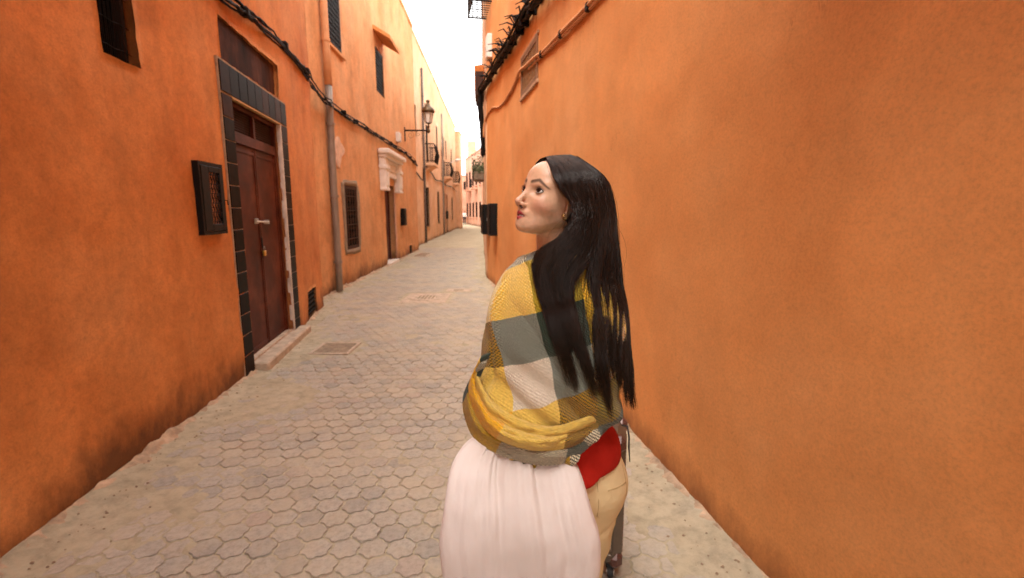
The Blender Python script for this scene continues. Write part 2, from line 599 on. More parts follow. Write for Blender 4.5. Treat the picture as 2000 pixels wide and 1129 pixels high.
# ---------------------------------------------------------------- ground, pavement
g_m = simple_mat('earth', (.30, .22, .15), .95, var=.25, scale=2)
tag(mesh_obj('ground', [(-400, -300, -.06), (400, -300, -.06), (400, 700, -.06), (-400, 700, -.06)], [(0, 1, 2, 3)], g_m), kind='structure')

def left_x(Y):
    return np.where(Y < 8.1, lx('L1', Y), np.where(Y < 20.4, lx('W2', Y), lx('B3', Y)))
def right_x(Y):
    return np.where(Y < 11.6, lx('RW', Y), lx('R2', Y))
COVERS = [(-2.32, -1.86, 5.34, 5.84), (-2.02, -1.20, 8.5, 9.55), (-3.62, -3.1, 17.6, 19.0), (-1.35, -.85, 9.75, 10.1)]
sand_m, nt, b = new_mat('sandy_mortar')
geo = N(nt, 'ShaderNodeNewGeometry'); Pp = geo.outputs['Position']
n_ = noise_tex(nt, 1.3, 7, .66, Pp)
r_ = ramp(nt, [(.28, (.36, .30, .20)), (.50, (.43, .365, .25)), (.72, (.49, .425, .31))])
nt.links.new(n_.outputs[0], r_.inputs[0])
n2_ = noise_tex(nt, 11, 8, .7, Pp)
r2_ = ramp(nt, [(.30, .68), (.52, 1.0), (.75, 1.16)])
nt.links.new(n2_.outputs[0], r2_.inputs[0])
c_ = mixc(nt, 1.0, r_.outputs[0], r2_.outputs[0], 'MULTIPLY')
n3_ = noise_tex(nt, 140, 3, .8, Pp)
r3_ = ramp(nt, [(.66, 0.0), (.72, 1.0)])
nt.links.new(n3_.outputs[0], r3_.inputs[0])
nt.links.new(mixc(nt, mth2(nt, 'MULTIPLY', r3_.outputs[0], .6), c_, (.10, .065, .035)), b.inputs['Base Color'])
b.inputs['Roughness'].default_value = .92
b.inputs['Specular IOR Level'].default_value = .2
nb1 = noise_tex(nt, 60, 8, .75, Pp)
bump(nt, b, nb1.outputs[0], .7, .010)

def sand_h(x, y):
    dl = x - float(left_x(np.array(y))); dr = float(right_x(np.array(y))) - x
    dl, dr = max(dl, 0), max(dr, 0)
    cover = .0100 * max(0, 1 - dl / 1.05) ** 1.1 + .015 * max(0, 1 - dr / .6) ** 1.1
    n = mnoise.noise((x * 1.1, y * 1.1, 4.0)) * .0062 + mnoise.noise((x * 3.7, y * 3.7, 9.0)) * .0035 + mnoise.noise((x * 11, y * 11, 2.0)) * .0018 + mnoise.noise((x * 31, y * 31, 5.0)) * .0008
    rise = .03 * max(0, 1 - dl / .22) ** 2 + .025 * max(0, 1 - dr / .18) ** 2
    return -.0062 + cover + n * 1.15 + rise
ys_ = np.concatenate([np.arange(-6, 1.2, .25), np.arange(1.2, 4.5, .022), np.arange(4.5, 9, .05), np.arange(9, 22, .12), np.arange(22, 82, 1.0)])
nxs = 130
V = []
for y in ys_:
    xl_ = float(left_x(np.array(min(y, 47)))) - .35; xr_ = float(right_x(np.array(min(y, 37)))) + .35
    if y > 46: xl_ -= min(8, (y - 46) * .8)
    if y > 37: xr_ += min(6, (y - 37) * .6)
    for x in np.linspace(xl_, xr_, nxs):
        V.append((x, y, sand_h(x, min(y, 40))))
pavement = tag(mesh_obj('pavement', V, grid_faces(len(ys_), nxs)[::1], sand_m, None, True), kind='structure')

# interlocking wavy pavers
PW = .135; PH = PW * math.sqrt(3) / 2; PRad = PW / math.sqrt(3)
def paver_outline(shrink, per=3, amp=.0062):
    pts = []
    cs = [(PRad * math.sin(a), PRad * math.cos(a)) for a in [R(60 * k) for k in range(6)]]
    for k in range(6):
        a, b_ = np.array(cs[k]), np.array(cs[(k + 1) % 6])
        d = b_ - a; n = np.array([d[1], -d[0]]) / np.linalg.norm(d)
        if n @ (a + b_) < 0: n = -n
        for q in range(per):
            t = q / per
            pts.append(a + d * t + n * amp * math.sin(2 * math.pi * t))
    pts = np.array(pts)
    return pts * (1 - shrink / PRad)
def paver_geo(per):
    top, low = paver_outline(.0085, per), paver_outline(.0045, per)
    n = len(top)
    v = [(x, y, 0) for x, y in top] + [(x, y, -.010) for x, y in low]
    # seen from above the outline runs clockwise, so reverse it for the top
    f = [tuple(range(n))[::-1]] + [(k, (k + 1) % n, n + (k + 1) % n, n + k) for k in range(n)]
    return np.array(v), f
pav_m, nt, b = new_mat('paver')
oi = N(nt, 'ShaderNodeObjectInfo'); gi = N(nt, 'ShaderNodeNewGeometry')
rd_ = mth2(nt, 'FRACT', mth2(nt, 'ADD', oi.outputs['Random'], gi.outputs['Random Per Island']))
rp_ = ramp(nt, [(0, (.33, .295, .245)), (.35, (.385, .345, .285)), (.6, (.42, .37, .30)), (.85, (.39, .345, .275)), (1, (.395, .32, .26))])
nt.links.new(rd_, rp_.inputs[0])
pn = noise_tex(nt, 34, 7, .72, gi.outputs['Position'])
pr_ = ramp(nt, [(.28, .66), (.52, 1.0), (.75, 1.18)])
nt.links.new(pn.outputs[0], pr_.inputs[0])
cc_ = mixc(nt, 1.0, rp_.outputs[0], pr_.outputs[0], 'MULTIPLY')
ps = noise_tex(nt, 190, 3, .8, gi.outputs['Position'])
psr = ramp(nt, [(.64, 0.0), (.70, 1.0)])
nt.links.new(ps.outputs[0], psr.inputs[0])
cc_ = mixc(nt, mth2(nt, 'MULTIPLY', psr.outputs[0], .65), cc_, (.09, .065, .045))
pl = noise_tex(nt, 2.1, 6, .68, gi.outputs['Position'])          # trodden dust on top
plr = ramp(nt, [(.42, 0.0), (.66, .75)])
nt.links.new(pl.outputs[0], plr.inputs[0])
cc_ = mixc(nt, plr.outputs[0], cc_, (.48, .395, .275))
nt.links.new(cc_, b.inputs['Base Color'])
b.inputs['Roughness'].default_value = .85
b.inputs['Specular IOR Level'].default_value = .25
pb = noise_tex(nt, 120, 7, .75, gi.outputs['Position'])
bump(nt, b, pb.outputs[0], .55, .006)

pts = []
row = 0
y = .6
while y < 22:
    xl_, xr_ = float(left_x(np.array(y))) + .07, float(right_x(np.array(y))) - .06
    x = -6 + (PW / 2 if row % 2 else 0)
    while x < xr_:
        if x > xl_ and not any(c[0] - .07 < x < c[1] + .07 and c[2] - .06 < y < c[3] + .06 for c in COVERS):
            pts.append((x, y))
        x += PW
    y += PH; row += 1
def seen(x, y):
    d = y * math.cos(R(9)) + 1.6 * math.sin(R(9)); u = y * math.sin(R(9)) - 1.6 * math.cos(R(9))
    px_, py_ = 1000 + 950 * x / d, 564.5 - 950 * u / d
    return -30 < px_ < 2030 and py_ < 1150 and not (870 < px_ < 1165 and py_ > 560) and not (dist_left(x, y) < .5)
def dist_left(x, y): return x - float(left_x(np.array(y)))
order = sorted([p for p in pts if seen(*p)], key=lambda p: p[1])
single = set(order[:300])
pv, pf = paver_geo(3)
pme = []
for k in range(4):
    me = bpy.data.meshes.new('paver')
    q = pv.copy(); q[:, 2] += np.random.default_rng(k).normal(0, .0006, len(q)) * (q[:, 2] > -.001)
    me.from_pydata(q.tolist(), [], pf); me.update(); me.materials.append(pav_m)
    pme.append(me)
rv, rf = [], []
fv, ff = paver_geo(2)
for p in pts:
    h = rng.normal(0, .0016); tx, ty = rng.normal(0, .010, 2)
    if p in single:
        o = bpy.data.objects.new('paver', pme[int(rng.integers(4))])
        o.location = (p[0] + rng.normal(0, .0015), p[1] + rng.normal(0, .0015), h)
        o.rotation_euler = (tx, ty, rng.normal(0, .012) + (math.pi if rng.random() < .5 else 0))
        link(o, pavement)
    else:
        gv, gf = (pv, pf) if p[1] < 6 else (fv, ff)
        n0 = len(rv)
        for a in gv:
            rv.append((a[0] + p[0], a[1] + p[1], a[2] + h + a[0] * ty - a[1] * tx))
        rf += [tuple(i + n0 for i in f) for f in gf]
tag(mesh_obj('paver_field', rv, rf, pav_m, pavement), kind='stuff')

# covers let into the paving
M_cast = simple_mat('cast_iron', (.30, .225, .15), .85, .0, var=.35, scale=14, bumpd=.003)
c = COVERS[0]
d_ = empty('drain_grate', ((c[0] + c[1]) / 2, (c[2] + c[3]) / 2, 0), 'barred iron drain grate in the paving by the tiled doorway', 'drain grate')
MB().box(((c[0] + c[1]) / 2, (c[2] + c[3]) / 2, -.022), (c[1] - c[0], c[3] - c[2], .03)).build('pit', simple_mat('pit_dirt', (.10, .07, .045), .95), d_)
mb = MB()
for x0, x1, y0, y1 in ((c[0], c[0] + .04, c[2], c[3]), (c[1] - .04, c[1], c[2], c[3]), (c[0] + .04, c[1] - .04, c[2], c[2] + .04), (c[0] + .04, c[1] - .04, c[3] - .04, c[3])):
    mb.box(((x0 + x1) / 2, (y0 + y1) / 2, .0), (x1 - x0, y1 - y0, .02))
mb.build('rim', M_conc, d_)
for k in range(9):
    yk = c[2] + .065 + k * .0462
    MB().box(((c[0] + c[1]) / 2, yk, .001), (c[1] - c[0] - .08, .034, .016), None, .003).build('bar', M_cast, d_)
c = COVERS[1]
d_ = empty('manhole_cover', ((c[0] + c[1]) / 2, (c[2] + c[3]) / 2, 0), 'worn manhole slab with oval cover in mid street', 'manhole cover')
MB().box(((c[0] + c[1]) / 2, (c[2] + c[3]) / 2, -.006), (c[1] - c[0], c[3] - c[2], .02), None, .006).build('slab', M_conc, d_)
mb = MB()
mb.lathe([(.30, 0), (.33, 0), (.33, .012), (.30, .012)], ((c[0] + c[1]) / 2, (c[2] + c[3]) / 2, .002), 28)
mb.build('rim', M_conc, d_)
lid = MB().lathe([(.285, 0), (.285, .010), (.27, .013)], ((c[0] + c[1]) / 2, (c[2] + c[3]) / 2, .002), 28).build('lid', M_conc, d_)
for k in range(-3, 4):
    for q in range(-3, 4):
        if k * k + q * q < 10: MB().box(((c[0] + c[1]) / 2 + k * .065, (c[2] + c[3]) / 2 + q * .065, .017), (.035, .035, .008), None, .002).build('stud', M_cast, lid)
c = COVERS[2]
d_ = empty('access_cover', ((c[0] + c[1]) / 2, (c[2] + c[3]) / 2, 0), 'plain concrete access cover beside the wall past the white door hood', 'access cover')
MB().box(((c[0] + c[1]) / 2, (c[2] + c[3]) / 2, .004), (c[1] - c[0], c[3] - c[2], .03), None, .006).build('slab', M_conc, d_)
MB().box(((c[0] + c[1]) / 2, (c[2] + c[3]) / 2, .021), (c[1] - c[0] - .12, c[3] - c[2] - .12, .008), None, .003).build('lid', M_cem, d_)
c = COVERS[3]
d_ = empty('valve_cover', ((c[0] + c[1]) / 2, (c[2] + c[3]) / 2, 0), 'small pale valve cover in the paving near the right hand wall', 'valve cover')
MB().box(((c[0] + c[1]) / 2, (c[2] + c[3]) / 2, -.004), (c[1] - c[0], c[3] - c[2], .02), None, .005).build('slab', M_conc, d_)
MB().box(((c[0] + c[1]) / 2, (c[2] + c[3]) / 2, .008), (.2, .14, .008), None, .003).build('lid', M_cast, d_)

def footing(line, parent, Y0, Y1, mat, seed, w=.09, h=.05):
    """crumbling mortar fillet where wall meets paving"""
    Ys = np.arange(Y0, Y1, .02)
    prof = [(-.03, 1.15), (.0, 1.0), (.25, .8), (.55, .42), (.85, .12), (1.0, -.4)]
    V = []
    for Y in Ys:
        ww = w * (1 + .6 * mnoise.noise((Y * 1.3, seed, 0)) + .4 * mnoise.noise((Y * 7, seed, 3)))
        hh = h * (.80 + .7 * mnoise.noise((Y * 1.7, seed, 5)) + .45 * mnoise.noise((Y * 9, seed, 6)))
        for k, (a, b_) in enumerate(prof):
            j = mnoise.noise((Y * 17, k * 3.1 + seed, 2)) * .012 + mnoise.noise((Y * 41, k * 5.1 + seed, 4)) * .007
            V.append(wp(line, Y, max(-.02, hh * b_ + j * (k > 1)), ww * a + j))
    f = grid_faces(len(Ys), len(prof))
    if line[0] != 'R': f = [q[::-1] for q in f]
    return mesh_obj('footing', V, f, mat, parent, False)
M_foot = simple_mat('crumbled_mortar', (.45, .315, .205), .95, var=.4, scale=10, bumpd=.012, bscale=70)

# loose stones along the foot of the walls
gv_, gf_ = [], []
rgv = np.random.default_rng(77)
for k in range(420):
    Y = 1.0 + rgv.random() ** 1.5 * 9
    left = rgv.random() < .55
    x = (float(left_x(np.array(Y))) + .06 + abs(rgv.normal(0, .16))) if left else (float(right_x(np.array(Y))) - .05 - abs(rgv.normal(0, .13)))
    s_ = rgv.uniform(.003, .011)
    z = max(sand_h(x, Y), -.001) + s_ * .3
    n0 = len(gv_)
    for d in ((1, 0, 0), (-1, 0, 0), (0, 1, 0), (0, -1, 0), (0, 0, .7), (0, 0, -.7)):
        j = rgv.uniform(.6, 1.3)
        gv_.append((x + d[0] * s_ * j, Y + d[1] * s_ * j, z + d[2] * s_ * j))
    gf_ += [tuple(n0 + i for i in f) for f in ((0, 2, 4), (2, 1, 4), (1, 3, 4), (3, 0, 4), (2, 0, 5), (1, 2, 5), (3, 1, 5), (0, 3, 5))]
tag(mesh_obj('gravel', gv_, gf_, M_cem), 'loose grit and small stones along the foot of both walls', 'gravel', kind='stuff')
# ================================================================ left side: house with the tiled doorway
H1Z = 7.6
house1 = empty('house', (-2.9, 4.0, 0), 'deep orange plaster house with the dark tiled doorway', 'house')
DY0, DY1, DZ0, DZ1 = 4.74, 6.10, .10, 2.655
WALL1_HOLES = [(3.10, 3.43, 2.545, 3.75, .16), (4.63, 6.17, 2.965, 3.335, .05), (DY0, DY1, -.05, DZ1, .12), (6.98, 7.58, .07, .44, .12)]
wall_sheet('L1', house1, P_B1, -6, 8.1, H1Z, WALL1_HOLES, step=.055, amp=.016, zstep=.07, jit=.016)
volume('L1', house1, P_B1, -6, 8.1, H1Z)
mb = MB(); e0, e1 = wp('L1', 8.1, 0), (-3.60, 8.13, 0)                    # return to the neighbour
mb.add([(e0[0] - .004, 8.102, -.05), (-3.75, 8.16, -.05), (-3.75, 8.16, H1Z), (e0[0] - .004, 8.102, H1Z)], [(0, 1, 2, 3)])
mb.build('corner_return', P_B1, house1)
footing('L1', house1, .2, 8.08, M_foot, 1.0)
# unseen block added over the lane behind the viewer to darken near walls
mb = MB()
xa, xb = -2.6, 2.75
mb.box(((xa + xb) / 2, -5.2, 5.1), (xb - xa, 1.6, 3.6)); mb.build('added_shade_block', P_B1, house1)
# overhang added above the frame, shades the left wall towards the viewer
ov = MB()
for Ya in np.arange(-4.4, 2.3, .5): wbox(ov, 'L1', Ya, Ya + .5, 3.62, 6.9, .02, .72)
ov.build('added_shade_overhang', P_B1, house1)
for Ya in np.arange(-4.3, 2.3, .55):  # beams under the added overhang
    q = MB(); wbox(q, 'L1', Ya, Ya + .11, 3.46, 3.618, .0, .80); q.build('added_overhang_beam', M_wood, house1)
for k in range(8):                                            # slatted canopy added out of view, cuts skylight on the near walls
    MB().tube([(xa, -4.3 + k * .46, 3.40), (xb, -4.3 + k * .46, 3.42)], .035, 8).build('added_shade_pole', M_wood, house1)
for k in range(34):
    x_ = xa + .08 + k * .157
    MB().box((x_, -2.65, 3.47), (.150, 3.7, .02)).build('added_shade_slat', M_wood, house1)
window(house1, 'L1', 3.10, 3.43, 2.545, 3.75, .12, 0, 0, .03)
w_ = [o for o in house1.children if o.name.startswith('window')][-1]
g = MB()
for k in range(15):
    Y = 3.135 + k * .0185
    g.tube([wp('L1', Y + .004 * math.sin(k * 3 + z * 5), z, -.05) for z in np.linspace(2.55, 3.74, 7)], .0028, 4)
for z in (2.62, 2.78, 2.95, 3.12, 3.29, 3.46, 3.63):
    g.tube([wp('L1', Y, z + .004 * math.sin(Y * 40), -.046) for Y in np.linspace(3.11, 3.42, 5)], .0024, 4)
g.build('wire_mesh', M_iron, w_)

# panel over the door
M_panel, nt, b = new_mat('stained_brown_panel')
pn_ = noise_tex(nt, 3, 6, .7, None, (1, 1, .35))
pr2 = ramp(nt, [(.30, (.014, .006, .004)), (.5, (.045, .017, .010)), (.72, (.16, .065, .040))])
nt.links.new(pn_.outputs[0], pr2.inputs[0]); nt.links.new(pr2.outputs[0], b.inputs['Base Color'])
b.inputs['Roughness'].default_value = .75
b.inputs['Specular IOR Level'].default_value = .08
bump(nt, b, noise_tex(nt, 40, 5, .7).outputs[0], .4, .006)
MBp = MB()
for k in range(6):
    Ya = 4.60 + k * .27
    wbox(MBp, 'L1', Ya, Ya + .27, 2.93, 3.37, -.075, -.040)
MBp.build('overdoor_panel', M_panel, house1)
# tiles round the door
M_grout = simple_mat('grout', (.36, .25, .16), .95, var=.3, scale=20, bumpd=.003)
surround = MB()
wbox(surround, 'L1', 4.485, 4.735, .0, 2.65, -.02, .010); wbox(surround, 'L1', 6.13, 6.39, .0, 2.65, -.02, .010)
for k in range(7): wbox(surround, 'L1', 4.485 + k * .2722, 4.485 + (k + 1) * .2722, 2.65, 2.945, -.02, .009)
surround = surround.build('door_surround', M_grout, house1)
M_tiles = []
for k, c in enumerate(((.007, .005, .0045), (.018, .009, .006), (.004, .004, .004), (.032, .012, .007), (.010, .008, .007))):
    M_tiles.append(simple_mat('glazed_tile', c, .34, var=.4, scale=9, bumpd=.0012, bscale=25, spec=.025))
def tile(Y0, Y1, z0, z1):
    g_ = .004
    t_ = MB(); wbox(t_, 'L1', Y0 + g_, Y1 - g_, z0 + g_, z1 - g_, .004, .017 + random.uniform(-.001, .002), .003)
    t_.build('tile', random.choice(M_tiles), surround)
for k in range(13):
    z = .02 + k * .2023
    tile(4.50, 4.725, z, z + .2023); tile(6.14, 6.38, z, z + .2023)
for k in range(9):
    Y = 4.50 + k * .2089
    tile(Y, Y + .2089, 2.66, 2.93)
tr = MB(); wbox(tr, 'L1', 4.72, 6.13, 2.640, 2.656, -.02, .020); tr.build('brass_edge', simple_mat('ochre_trim', (.50, .27, .09), .6), surround)
ws_ = MB(); wbox(ws_, 'L1', 6.098, 6.128, .06, 2.64, -.03, .022, .004); ws_.build('white_trim', simple_mat('peeling_white', (.66, .55, .46), .8, var=.3, scale=14, stretch=(1, 1, .4), bumpd=.003), surround)
# door
M_door, nt, b = new_mat('brown_metal_door')
dn_ = noise_tex(nt, 2.3, 6, .65)
dr2 = ramp(nt, [(.30, (.030, .0055, .0025)), (.52, (.078, .015, .006)), (.76, (.19, .052, .022))])
nt.links.new(dn_.outputs[0], dr2.inputs[0])
ds_ = noise_tex(nt, 26, 5, .8); dsr = ramp(nt, [(.68, 0.0), (.74, 1.0)])
nt.links.new(ds_.outputs[0], dsr.inputs[0])
nt.links.new(mixc(nt, mth2(nt, 'MULTIPLY', dsr.outputs[0], .5), dr2.outputs[0], (.30, .13, .07)), b.inputs['Base Color'])
b.inputs['Roughness'].default_value = .48
b.inputs['Specular IOR Level'].default_value = .15
bump(nt, b, noise_tex(nt, 5, 3, .5).outputs[0], .25, .010)
DM = 5.42
door = MB()
for (a, c2) in ((DY0, DY0 + .05), (DY1 - .05, DY1)): wbox(door, 'L1', a, c2, .10, 2.64, -.115, -.045)
wbox(door, 'L1', DY0 + .05, DY1 - .05, 2.27, 2.37, -.115, -.047); wbox(door, 'L1', DY0 + .05, DY1 - .05, 2.60, 2.64, -.115, -.047)
wbox(door, 'L1', DM - .022, DM + .022, 2.37, 2.60, -.113, -.050)
door = door.build('door', M_door, house1)
for a, c2, vz in ((DY0 + .052, DM - .004, 0), (DM + .004, DY1 - .052, 1)):
    lf = MB(); wbox(lf, 'L1', a, c2, .115, 2.265, -.110, -.072)
    wbox(lf, 'L1', a + .03, c2 - .03, 2.19, 2.225, -.072, -.064, .003); wbox(lf, 'L1', a + .03, c2 - .03, .15, .185, -.072, -.064, .003)
    wbox(lf, 'L1', a + .005, a + .03, .13, 2.25, -.072, -.064, .003); wbox(lf, 'L1', c2 - .03, c2 - .005, .13, 2.25, -.072, -.064, .003)
    lf.build('door_leaf', M_door, door)
    pn2 = MB(); wbox(pn2, 'L1', a, c2, 2.37, 2.60, -.118, -.100); pn2.build('transom_pane', M_dark, door)
    gr_ = MB(); lattice(gr_, 'L1', a + .01, c2 - .01, 2.375, 2.595, -.085, 20, 9, .0032); gr_.build('transom_grille', M_wood, door)
hs = MB(); hs.tube([wp('L1', 5.28, 1.50, -.05), wp('L1', 5.40, 1.492, -.030), wp('L1', 5.60, 1.488, -.035)], .010, 8); wbox(hs, 'L1', 5.27, 5.33, 1.475, 1.53, -.072, -.045, .004); wbox(hs, 'L1', 5.55, 5.62, 1.465, 1.51, -.072, -.030, .004)
hs.build('bolt', simple_mat('pale_steel', (.60, .52, .45), .4, .6, var=.2), door, True)
hs = MB(); wbox(hs, 'L1', 5.405, 5.435, 1.20, 1.32, -.072, -.055, .003); hs.build('hasp', M_iron, door)
padlock = empty('padlock', wp('L1', 5.43, 1.13, -.05), 'small brass padlock hanging on the brown metal door', 'padlock')
pk = MB(); wbox(pk, 'L1', 5.405, 5.465, 1.115, 1.175, -.060, -.035, .005); pk.build('case', simple_mat('brass', (.62, .36, .07), .35, .85, var=.2), padlock)
sh_ = [wp('L1', 5.435 + .021 * math.cos(a), 1.175 + .035 * max(0, math.sin(a)) + .012, -.047) for a in np.linspace(-.2, math.pi + .2, 12)]
MB().tube(sh_, .0045, 8).build('shackle', M_zinc, padlock, True)
st2 = MB(); wbox(st2, 'L1', 4.735, 6.40, -.03, .095, -.10, .145, .018); st2.build('doorstep', M_conc, house1)
st2 = MB(); wbox(st2, 'L1', 4.742, 6.092, .05, .118, -.13, -.01, .006); st2.build('threshold', M_conc, house1)
# street vent
v_ = MB(); lattice(v_, 'L1', 6.99, 7.57, .08, .43, -.03, 6, 5, .010); v_ = v_.build('vent', M_iron, house1)
vb = MB(); wbox(vb, 'L1', 6.96, 7.60, .05, .46, -.16, -.10); vb.build('duct', M_dark, v_)

# meter box by the door
mbx = empty('meter_box', wp('L1', 4.13, 1.42), 'black lattice-fronted meter box on the wall beside the tiled doorway', 'meter box')
q = MB()
wbox(q, 'L1', 3.91, 3.935, 1.415, 2.0, .0, .058); wbox(q, 'L1', 4.275, 4.30, 1.415, 2.0, .0, .058)
wbox(q, 'L1', 3.935, 4.275, 1.415, 1.44, .0, .057); wbox(q, 'L1', 3.935, 4.275, 1.975, 2.0, .0, .057)
q.build('case', M_black, mbx)
q = MB(); wbox(q, 'L1', 3.935, 4.275, 1.44, 1.975, .010, .022); q.build('back_panel', simple_mat('copper_brown', (.55, .25, .13), .6, var=.4, scale=14), mbx)
dr = MB()
for a, c2, z0, z1 in ((3.94, 4.06, 1.445, 1.97), (4.23, 4.27, 1.445, 1.97), (4.06, 4.23, 1.445, 1.50), (4.06, 4.23, 1.925, 1.97)): wbox(dr, 'L1', a, c2, z0, z1, .046, .062, .003)
dr = dr.build('door', M_black, mbx)
g = MB()
nyk, nzk = 4, 11                                             # chain of little arches
for k in range(nyk + 1):
    Y = 4.06 + .17 * k / nyk
    g.tube([wp('L1', Y + (.012 if (j % 2) else -.012), 1.50 + .425 * j / nzk, .054) for j in range(nzk + 1)], .0046, 4)
for j in range(nzk):
    wbox(g, 'L1', 4.06, 4.23, 1.50 + .425 * (j + .5) / nzk - .003, 1.50 + .425 * (j + .5) / nzk + .003, .051, .057)
g.build('lattice', M_black, dr)
MB().tube([wp('L1', 4.300, 1.70, .05), wp('L1', 4.33, 1.70, .065), wp('L1', 4.335, 1.66, .065)], .005, 6).build('latch', M_iron, mbx, True)

# bundle of cables along both houses
def cable_bundle(name, label, segs, mats, r, off, n, seed, wob=.012, sub=6):
    root = empty(name, segs[0], label, 'cable')
    P = np.array(segs)
    for k in range(n):
        rg = np.random.default_rng(seed + k)
        pts_ = catmull(P, len(P) * sub)
        j = np.cumsum(rg.normal(0, wob * .35, (len(pts_), 3)), axis=0)
        j -= np.linspace(0, 1, len(pts_))[:, None] * j[-1]
        j = np.clip(j, -wob, wob) + rg.normal(0, off, 3)
        MB().tube(pts_ + j, r * rg.uniform(.7, 1.15), 6).build('cable', mats[k % len(mats)], root, True)
    return root
cb = cable_bundle('cable_bundle', 'dark cable bundle strung along the wall above the tiled doorway',
    [wp('L1', Y, z, .035) for Y, z in ((-5.5, 3.30), (-2, 3.36), (1.5, 3.42), (3.5, 3.47), (4.8, 3.515), (5.58, 3.595), (6.57, 3.645), (7.5, 3.665), (8.02, 3.64))] + [wp('W2', Y, z, .16) for Y, z in ((9.1, 3.60), (9.4, 3.58))] + [wp('W2', Y, z, .06) for Y, z in ((10.1, 3.63), (11.0, 3.60), (11.94, 3.617), (13, 3.60), (14, 3.622), (16, 3.63), (17.9, 3.655), (19.2, 3.58), (20.35, 3.45))],
    [M_cable], .012, .016, 6, 40, .034)
k = 0
for Y, ln in ((5.15, 'L1'), (6.42, 'L1'), (7.7, 'L1'), (10.6, 'W2'), (11.5, 'W2'), (12.4, 'W2'), (13.3, 'W2'), (14.2, 'W2'), (15.2, 'W2'), (15.9, 'W2'), (16.8, 'W2'), (17.7, 'W2'), (18.7, 'W2'), (19.6, 'W2')):
    zc = np.interp(Y, [4.8, 5.58, 6.57, 7.5, 10.1, 14, 17.9, 19.2, 20], [3.515, 3.595, 3.645, 3.665, 3.63, 3.622, 3.655, 3.58, 3.5])
    hw_ = random.uniform(.02, .05); zc += random.uniform(-.02, .02); c2 = MB(); wbox(c2, ln, Y - hw_, Y + hw_, zc - random.uniform(.03, .06), zc + random.uniform(.03, .06), .0, .085 if ln == 'L1' else .12, .018); c2.build('clip', M_cable, cb)

# ---------------------------------------------------------------- second house, with the white door hood
house2 = empty('house', (-4.0, 14, 0), 'orange plaster house with the white door hood', 'house')
Z2 = 8.75
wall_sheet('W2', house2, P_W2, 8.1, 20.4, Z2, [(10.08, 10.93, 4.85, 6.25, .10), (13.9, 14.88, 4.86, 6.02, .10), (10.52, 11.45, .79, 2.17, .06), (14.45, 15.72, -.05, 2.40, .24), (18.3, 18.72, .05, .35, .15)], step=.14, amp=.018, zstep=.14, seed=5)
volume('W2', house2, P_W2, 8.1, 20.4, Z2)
footing('W2', house2, 8.2, 20.3, M_foot, 4.0, .10, .06)
window(house2, 'W2', 10.08, 10.93, 4.85, 6.25, .06, 9, 14, .045, M_wood, .011, True)
sl_ = MB(); wbox(sl_, 'W2', 10.0, 11.0, 4.77, 4.85, -.02, .06, .015); sl_.build('window_sill', P_W2, house2)
window(house2, 'W2', 13.9, 14.88, 4.86, 6.02, .06, 8, 12, .045, M_wood, .011, True)
hd_ = MB()
n_w = lnorm('W2', 14.4)
A = [wp('W2', Y, z, o) for Y in (13.72, 15.05) for z, o in ((6.50, -.02), (6.22, .46), (6.13, .46), (6.40, -.02))]
hd_.add(A, [(0, 4, 5, 1), (1, 5, 6, 2), (2, 6, 7, 3), (0, 1, 2, 3), (7, 6, 5, 4)])
hd_.build('window_hood', P_B1, house2)
# iron-grilled street window with a cement surround
cs_ = MB()
ring_o, ring_i = [], []
for a in np.linspace(0, 2 * math.pi, 40, endpoint=False):
    c2, s2 = math.cos(a), math.sin(a)
    f_ = lambda v, n: math.copysign(abs(v) ** (2 / n), v)
    jj = 1 + .03 * math.sin(a * 5 + 1) + .02 * math.sin(a * 11)
    ring_o.append((11.00 + .64 * f_(c2, 7) * jj, 1.475 + .81 * f_(s2, 7) * jj)); ring_i.append((10.985 + .475 * f_(c2, 30), 1.48 + .70 * f_(s2, 30)))
vv_ = [wp('W2', a, z, .022) for a, z in ring_o] + [wp('W2', a, z, .026) for a, z in ring_i] + [wp('W2', a, z, -.01) for a, z in ring_o] + [wp('W2', a, z, -.04) for a, z in ring_i]
n4 = len(ring_o)
cs_.add(vv_, [(k, (k + 1) % n4, n4 + (k + 1) % n4, n4 + k) for k in range(n4)] + [(k, 2 * n4 + k, 2 * n4 + (k + 1) % n4, (k + 1) % n4) for k in range(n4)] + [(n4 + k, n4 + (k + 1) % n4, 3 * n4 + (k + 1) % n4, 3 * n4 + k) for k in range(n4)])
cs_.build('window_surround', M_cem, house2, True)
w3 = window(house2, 'W2', 10.52, 11.45, .79, 2.17, .03, 0, 0, .07, M_wood)
g = MB()
lattice(g, 'W2', 10.60, 11.37, .86, 2.10, .012, 4, 4, .011)
for i in range(4):                                            # wrought scrolls in every bay
    for j in range(4):
        Yc_, zc_ = 10.60 + .77 * (i + .5) / 4, .86 + 1.24 * (j + .5) / 4 + .0
        for sg in (-1, 1):
            for off in (-.155, 0):
                g.tube([wp('W2', Yc_ + sg * (.008 + .052 * math.sin(a) * (1 - a / 9)), zc_ + .08 + off + .07 * math.cos(a) * (1 - a / 9), .014) for a in np.linspace(0, 5.0, 12)], .0075, 4)
g.build('iron_grille', simple_mat('rusty_iron', (.050, .022, .011), .7, .0, spec=.2, var=.5), w3)
